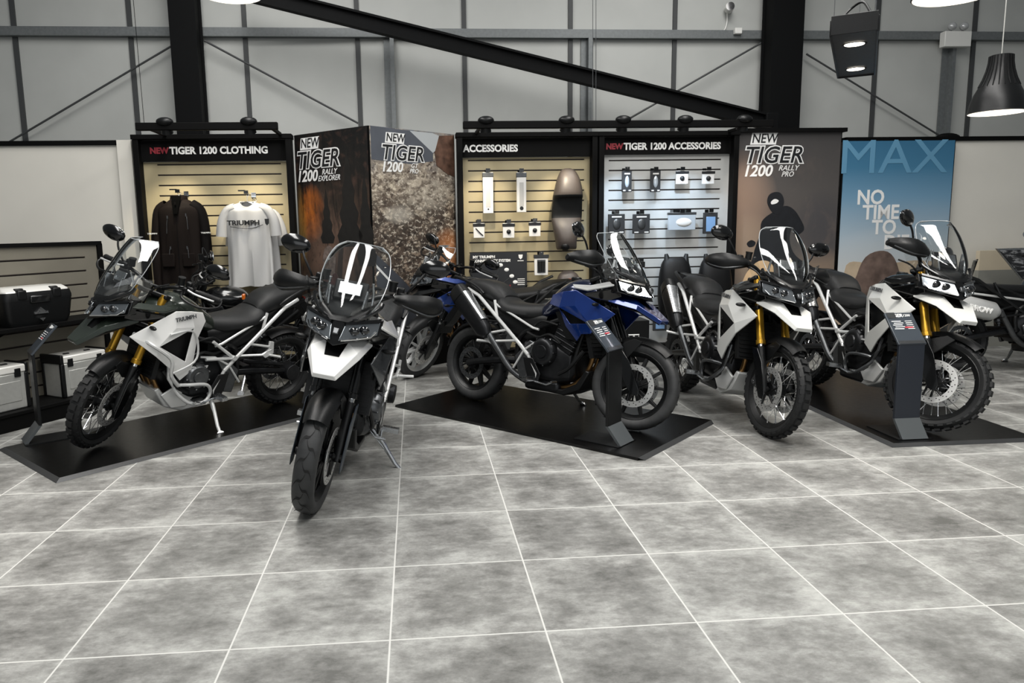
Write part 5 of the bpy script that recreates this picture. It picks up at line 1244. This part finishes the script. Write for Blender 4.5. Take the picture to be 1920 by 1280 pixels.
def info_stand(pos, ang, label, m):
    # faces local -Y
    M = Matrix.Translation((pos[0], pos[1], .0205)) @ Matrix.Rotation(math.radians(ang), 4, 'Z')
    t = empty('information_stand', M, label, 'sign stand', 'folded metal information stands'); w_ = .19
    b = B(); b.box((0, .17, .003), (w_ + .06, .36, .006)); part('base_plate', b, SATIN, t)
    b = B(); b.hexa([V(x, y, z) for (y, z) in ((-.01, .006), (.008, .006)) for x in (-w_ / 2, w_ / 2) for q in (0,)] and [V(-w_ / 2, -.012, .006), V(w_ / 2, -.012, .006), V(-w_ / 2, .012, .006), V(w_ / 2, .012, .006), V(-w_ / 2, .088, .13), V(w_ / 2, .088, .13), V(-w_ / 2, .112, .13), V(w_ / 2, .112, .13)]); part('foot', b, mat('stand_foot', '4a4e50', .4, bump=.1), t)
    b = B(); b.box((0, .10, .395), (w_, .022, .54)); part('post', b, m, t, bevel=.003)
    b = B(); P0 = V(0, .09, .66); P1 = V(0, .27, .86); dn = (P1 - P0).normalized(); nn = V(0, -dn.z, dn.y)
    hw = w_ / 2 + .008
    b.hexa([P0 + V(-hw, 0, 0) - nn * .008, P0 + V(hw, 0, 0) - nn * .008, P1 + V(-hw, 0, 0) - nn * .008, P1 + V(hw, 0, 0) - nn * .008, P0 + V(-hw, 0, 0) + nn * .008, P0 + V(hw, 0, 0) + nn * .008, P1 + V(-hw, 0, 0) + nn * .008, P1 + V(hw, 0, 0) + nn * .008]); pn = part('panel', b, PANEL, t, bevel=.003)
    xx = V(1, 0, 0); R3 = Matrix((xx, dn, nn)).transposed().to_4x4(); TM = Matrix.Translation((P0 + P1) / 2 + nn * .009) @ R3; L_ = (P1 - P0).length
    def tm(x, y): return TM @ Matrix.Translation((x, y, 0))
    text('TIGER', .038, tm(-.03, L_ * .40), LETW, pn, bold=.001, shear=.2); text('1200', .028, tm(.05, L_ * .40), LETW, pn, shear=.2)
    b = B()
    for k in range(5): b.box((-.045 + .012 * (k % 2), L_ * (.22 - .06 * k), .001), (.07, .006, .001)); b.box((.045, L_ * (.22 - .06 * k), .001), (.05, .005, .001))
    b.xf(TM); part('printed_lines', b, LETW, pn)
    b = B(); b.box((.03, L_ * .02, .0015), (.06, .012, .001)); b.xf(TM); part('printed_mark', b, mat('stand_red', 'b03a45', .5), pn)
    part('photo_print', B().box((-.06, L_ * .41, .001), (.06, .05, .001)).xf(TM), GREYM, pn); part('printed_band', B().box((0, -L_ * .44, .001), (w_, .025, .001)).xf(TM), GREYM, pn)
info_stand((-2.95, 5.42), -56, 'thin black information stand beside the left motorcycle wheel', SATIN)
info_stand((1.44, 4.80), 45, 'black information stand in front of the blue motorcycle wheel', SATIN)
info_stand((3.46, 4.64), 0, 'navy information stand in front of the right motorcycle', NAVY)

# ------------------------------------------------------------------ the motorcycles
F19 = (.332, .247, .12); F21 = (.35, .272, .095)
rally = dict(front=F21, spoke=True, knob=True, rimm=BLK, fork=GOLD, panelstyle='rally', lowbars=True, barm=GREYM, sump=SILV, subm=SILV, group='white rally motorcycles')
gt = dict(front=F19, spoke=False, knob=False, rimm=SATIN, fork=GBLK, panelstyle='gt', subm=SILV)
MBR = mat('brand_lettering', '4a4c4e', .4)
left = dict(rally, panel=WHITE, tank=GREEN, beak=GREEN, shoulder=GREEN, highbars=True, barm=SILV, open_guard=True, brand=MBR, standm=SILV, group=None)
white = dict(rally, panel=mat('white_grey_paint', 'd3d4d1', .25, coat=.5), tank=GBLK, beak=mat('white_grey_paint', 'd3d4d1', .25, coat=.5), shoulder=GBLK, brand=MBR)
front = dict(gt, bigshoulder=True, guardm=mat('slate_guard', '2c343c', .4), panel=GRAPH, tank=GRAPH, beak=WHITE, shoulder=WHITE)
blue = dict(gt, panel=mat('bright_blue_paint', '0f3178', .2, metal=.45, coat=1), tank=mat('navy_paint', '0b1838', .2, metal=.5, coat=1), beak=BLUE, shoulder=SILV)
def put(label, o, fc, head, lean, steer, z=.024):
    h = math.radians(head); r = V(fc[0] - 1.56 * math.cos(h), fc[1] - 1.56 * math.sin(h), z)
    return bike('motorcycle', label, r, head, lean, steer, o)
put('white and dark green motorcycle with silver crash bars on the left mat', dict(left, sdz=.04), (-2.32, 5.25), 228, 10, 30)
put('motorcycle with white beak facing the camera in front of the other bikes', dict(front, sdz=.03), (-.63, 3.90), 263, 11.5, 0, .0)
put('blue motorcycle on the centre mat with silver subframe', blue, (1.58, 5.13), 314.2, 7, 14)
put('white motorcycle with gold forks standing on the tiles right of the blue one', dict(white, sdz=.05), (2.52, 4.90), 273, 8.5, 4, 0)
put('white motorcycle with gold forks on the right mat behind the navy stand', dict(white, sdz=.05), (3.69, 4.86), 270, 8.5, 34)
bg = dict(gt, panel=BLUE, tank=BLUE, beak=GBLK, shoulder=BLUE, rimm=SILV, subm=SATIN, retro=True, nose=True, open_guard=True, sdz=-.1, mirror=(1.13, .40, 1.32))
put('dark blue motorcycle with silver rims behind, under the desert rock poster', bg, (.0, 7.42), 195, 6, 36, 0)
bk = dict(gt, panel=GBLK, tank=GBLK, beak=GBLK, shoulder=GBLK, subm=SATIN, rimm=BLK, retro=True, open_guard=True, mirror=(1.1, .36, 1.25))
rt_, Mb_ = put('black motorcycle in the dark behind the left one, below the hanging clothes', bk, (-2.45, 7.22), 186, 6, 10, 0)
b = B(); b.box(Mb_.inverted() @ (EYE + ray(457, 556) * 6.9), (.03, .06, .05)); part('reflector', b, ORG, rt_, bevel=.006, label='small orange reflector')
scr = dict(gt, panel=SILV, tank=GBLK, beak=GBLK, shoulder=GBLK, retro=True, knob=True, spoke=True, rimm=BLK, subm=SATIN, open_guard=True)
put('classic motorcycle with a silver high silencer, cut by the right edge', dict(scr, canword='ARROW'), (7.02, 6.75), 357, 6, 0, 0)
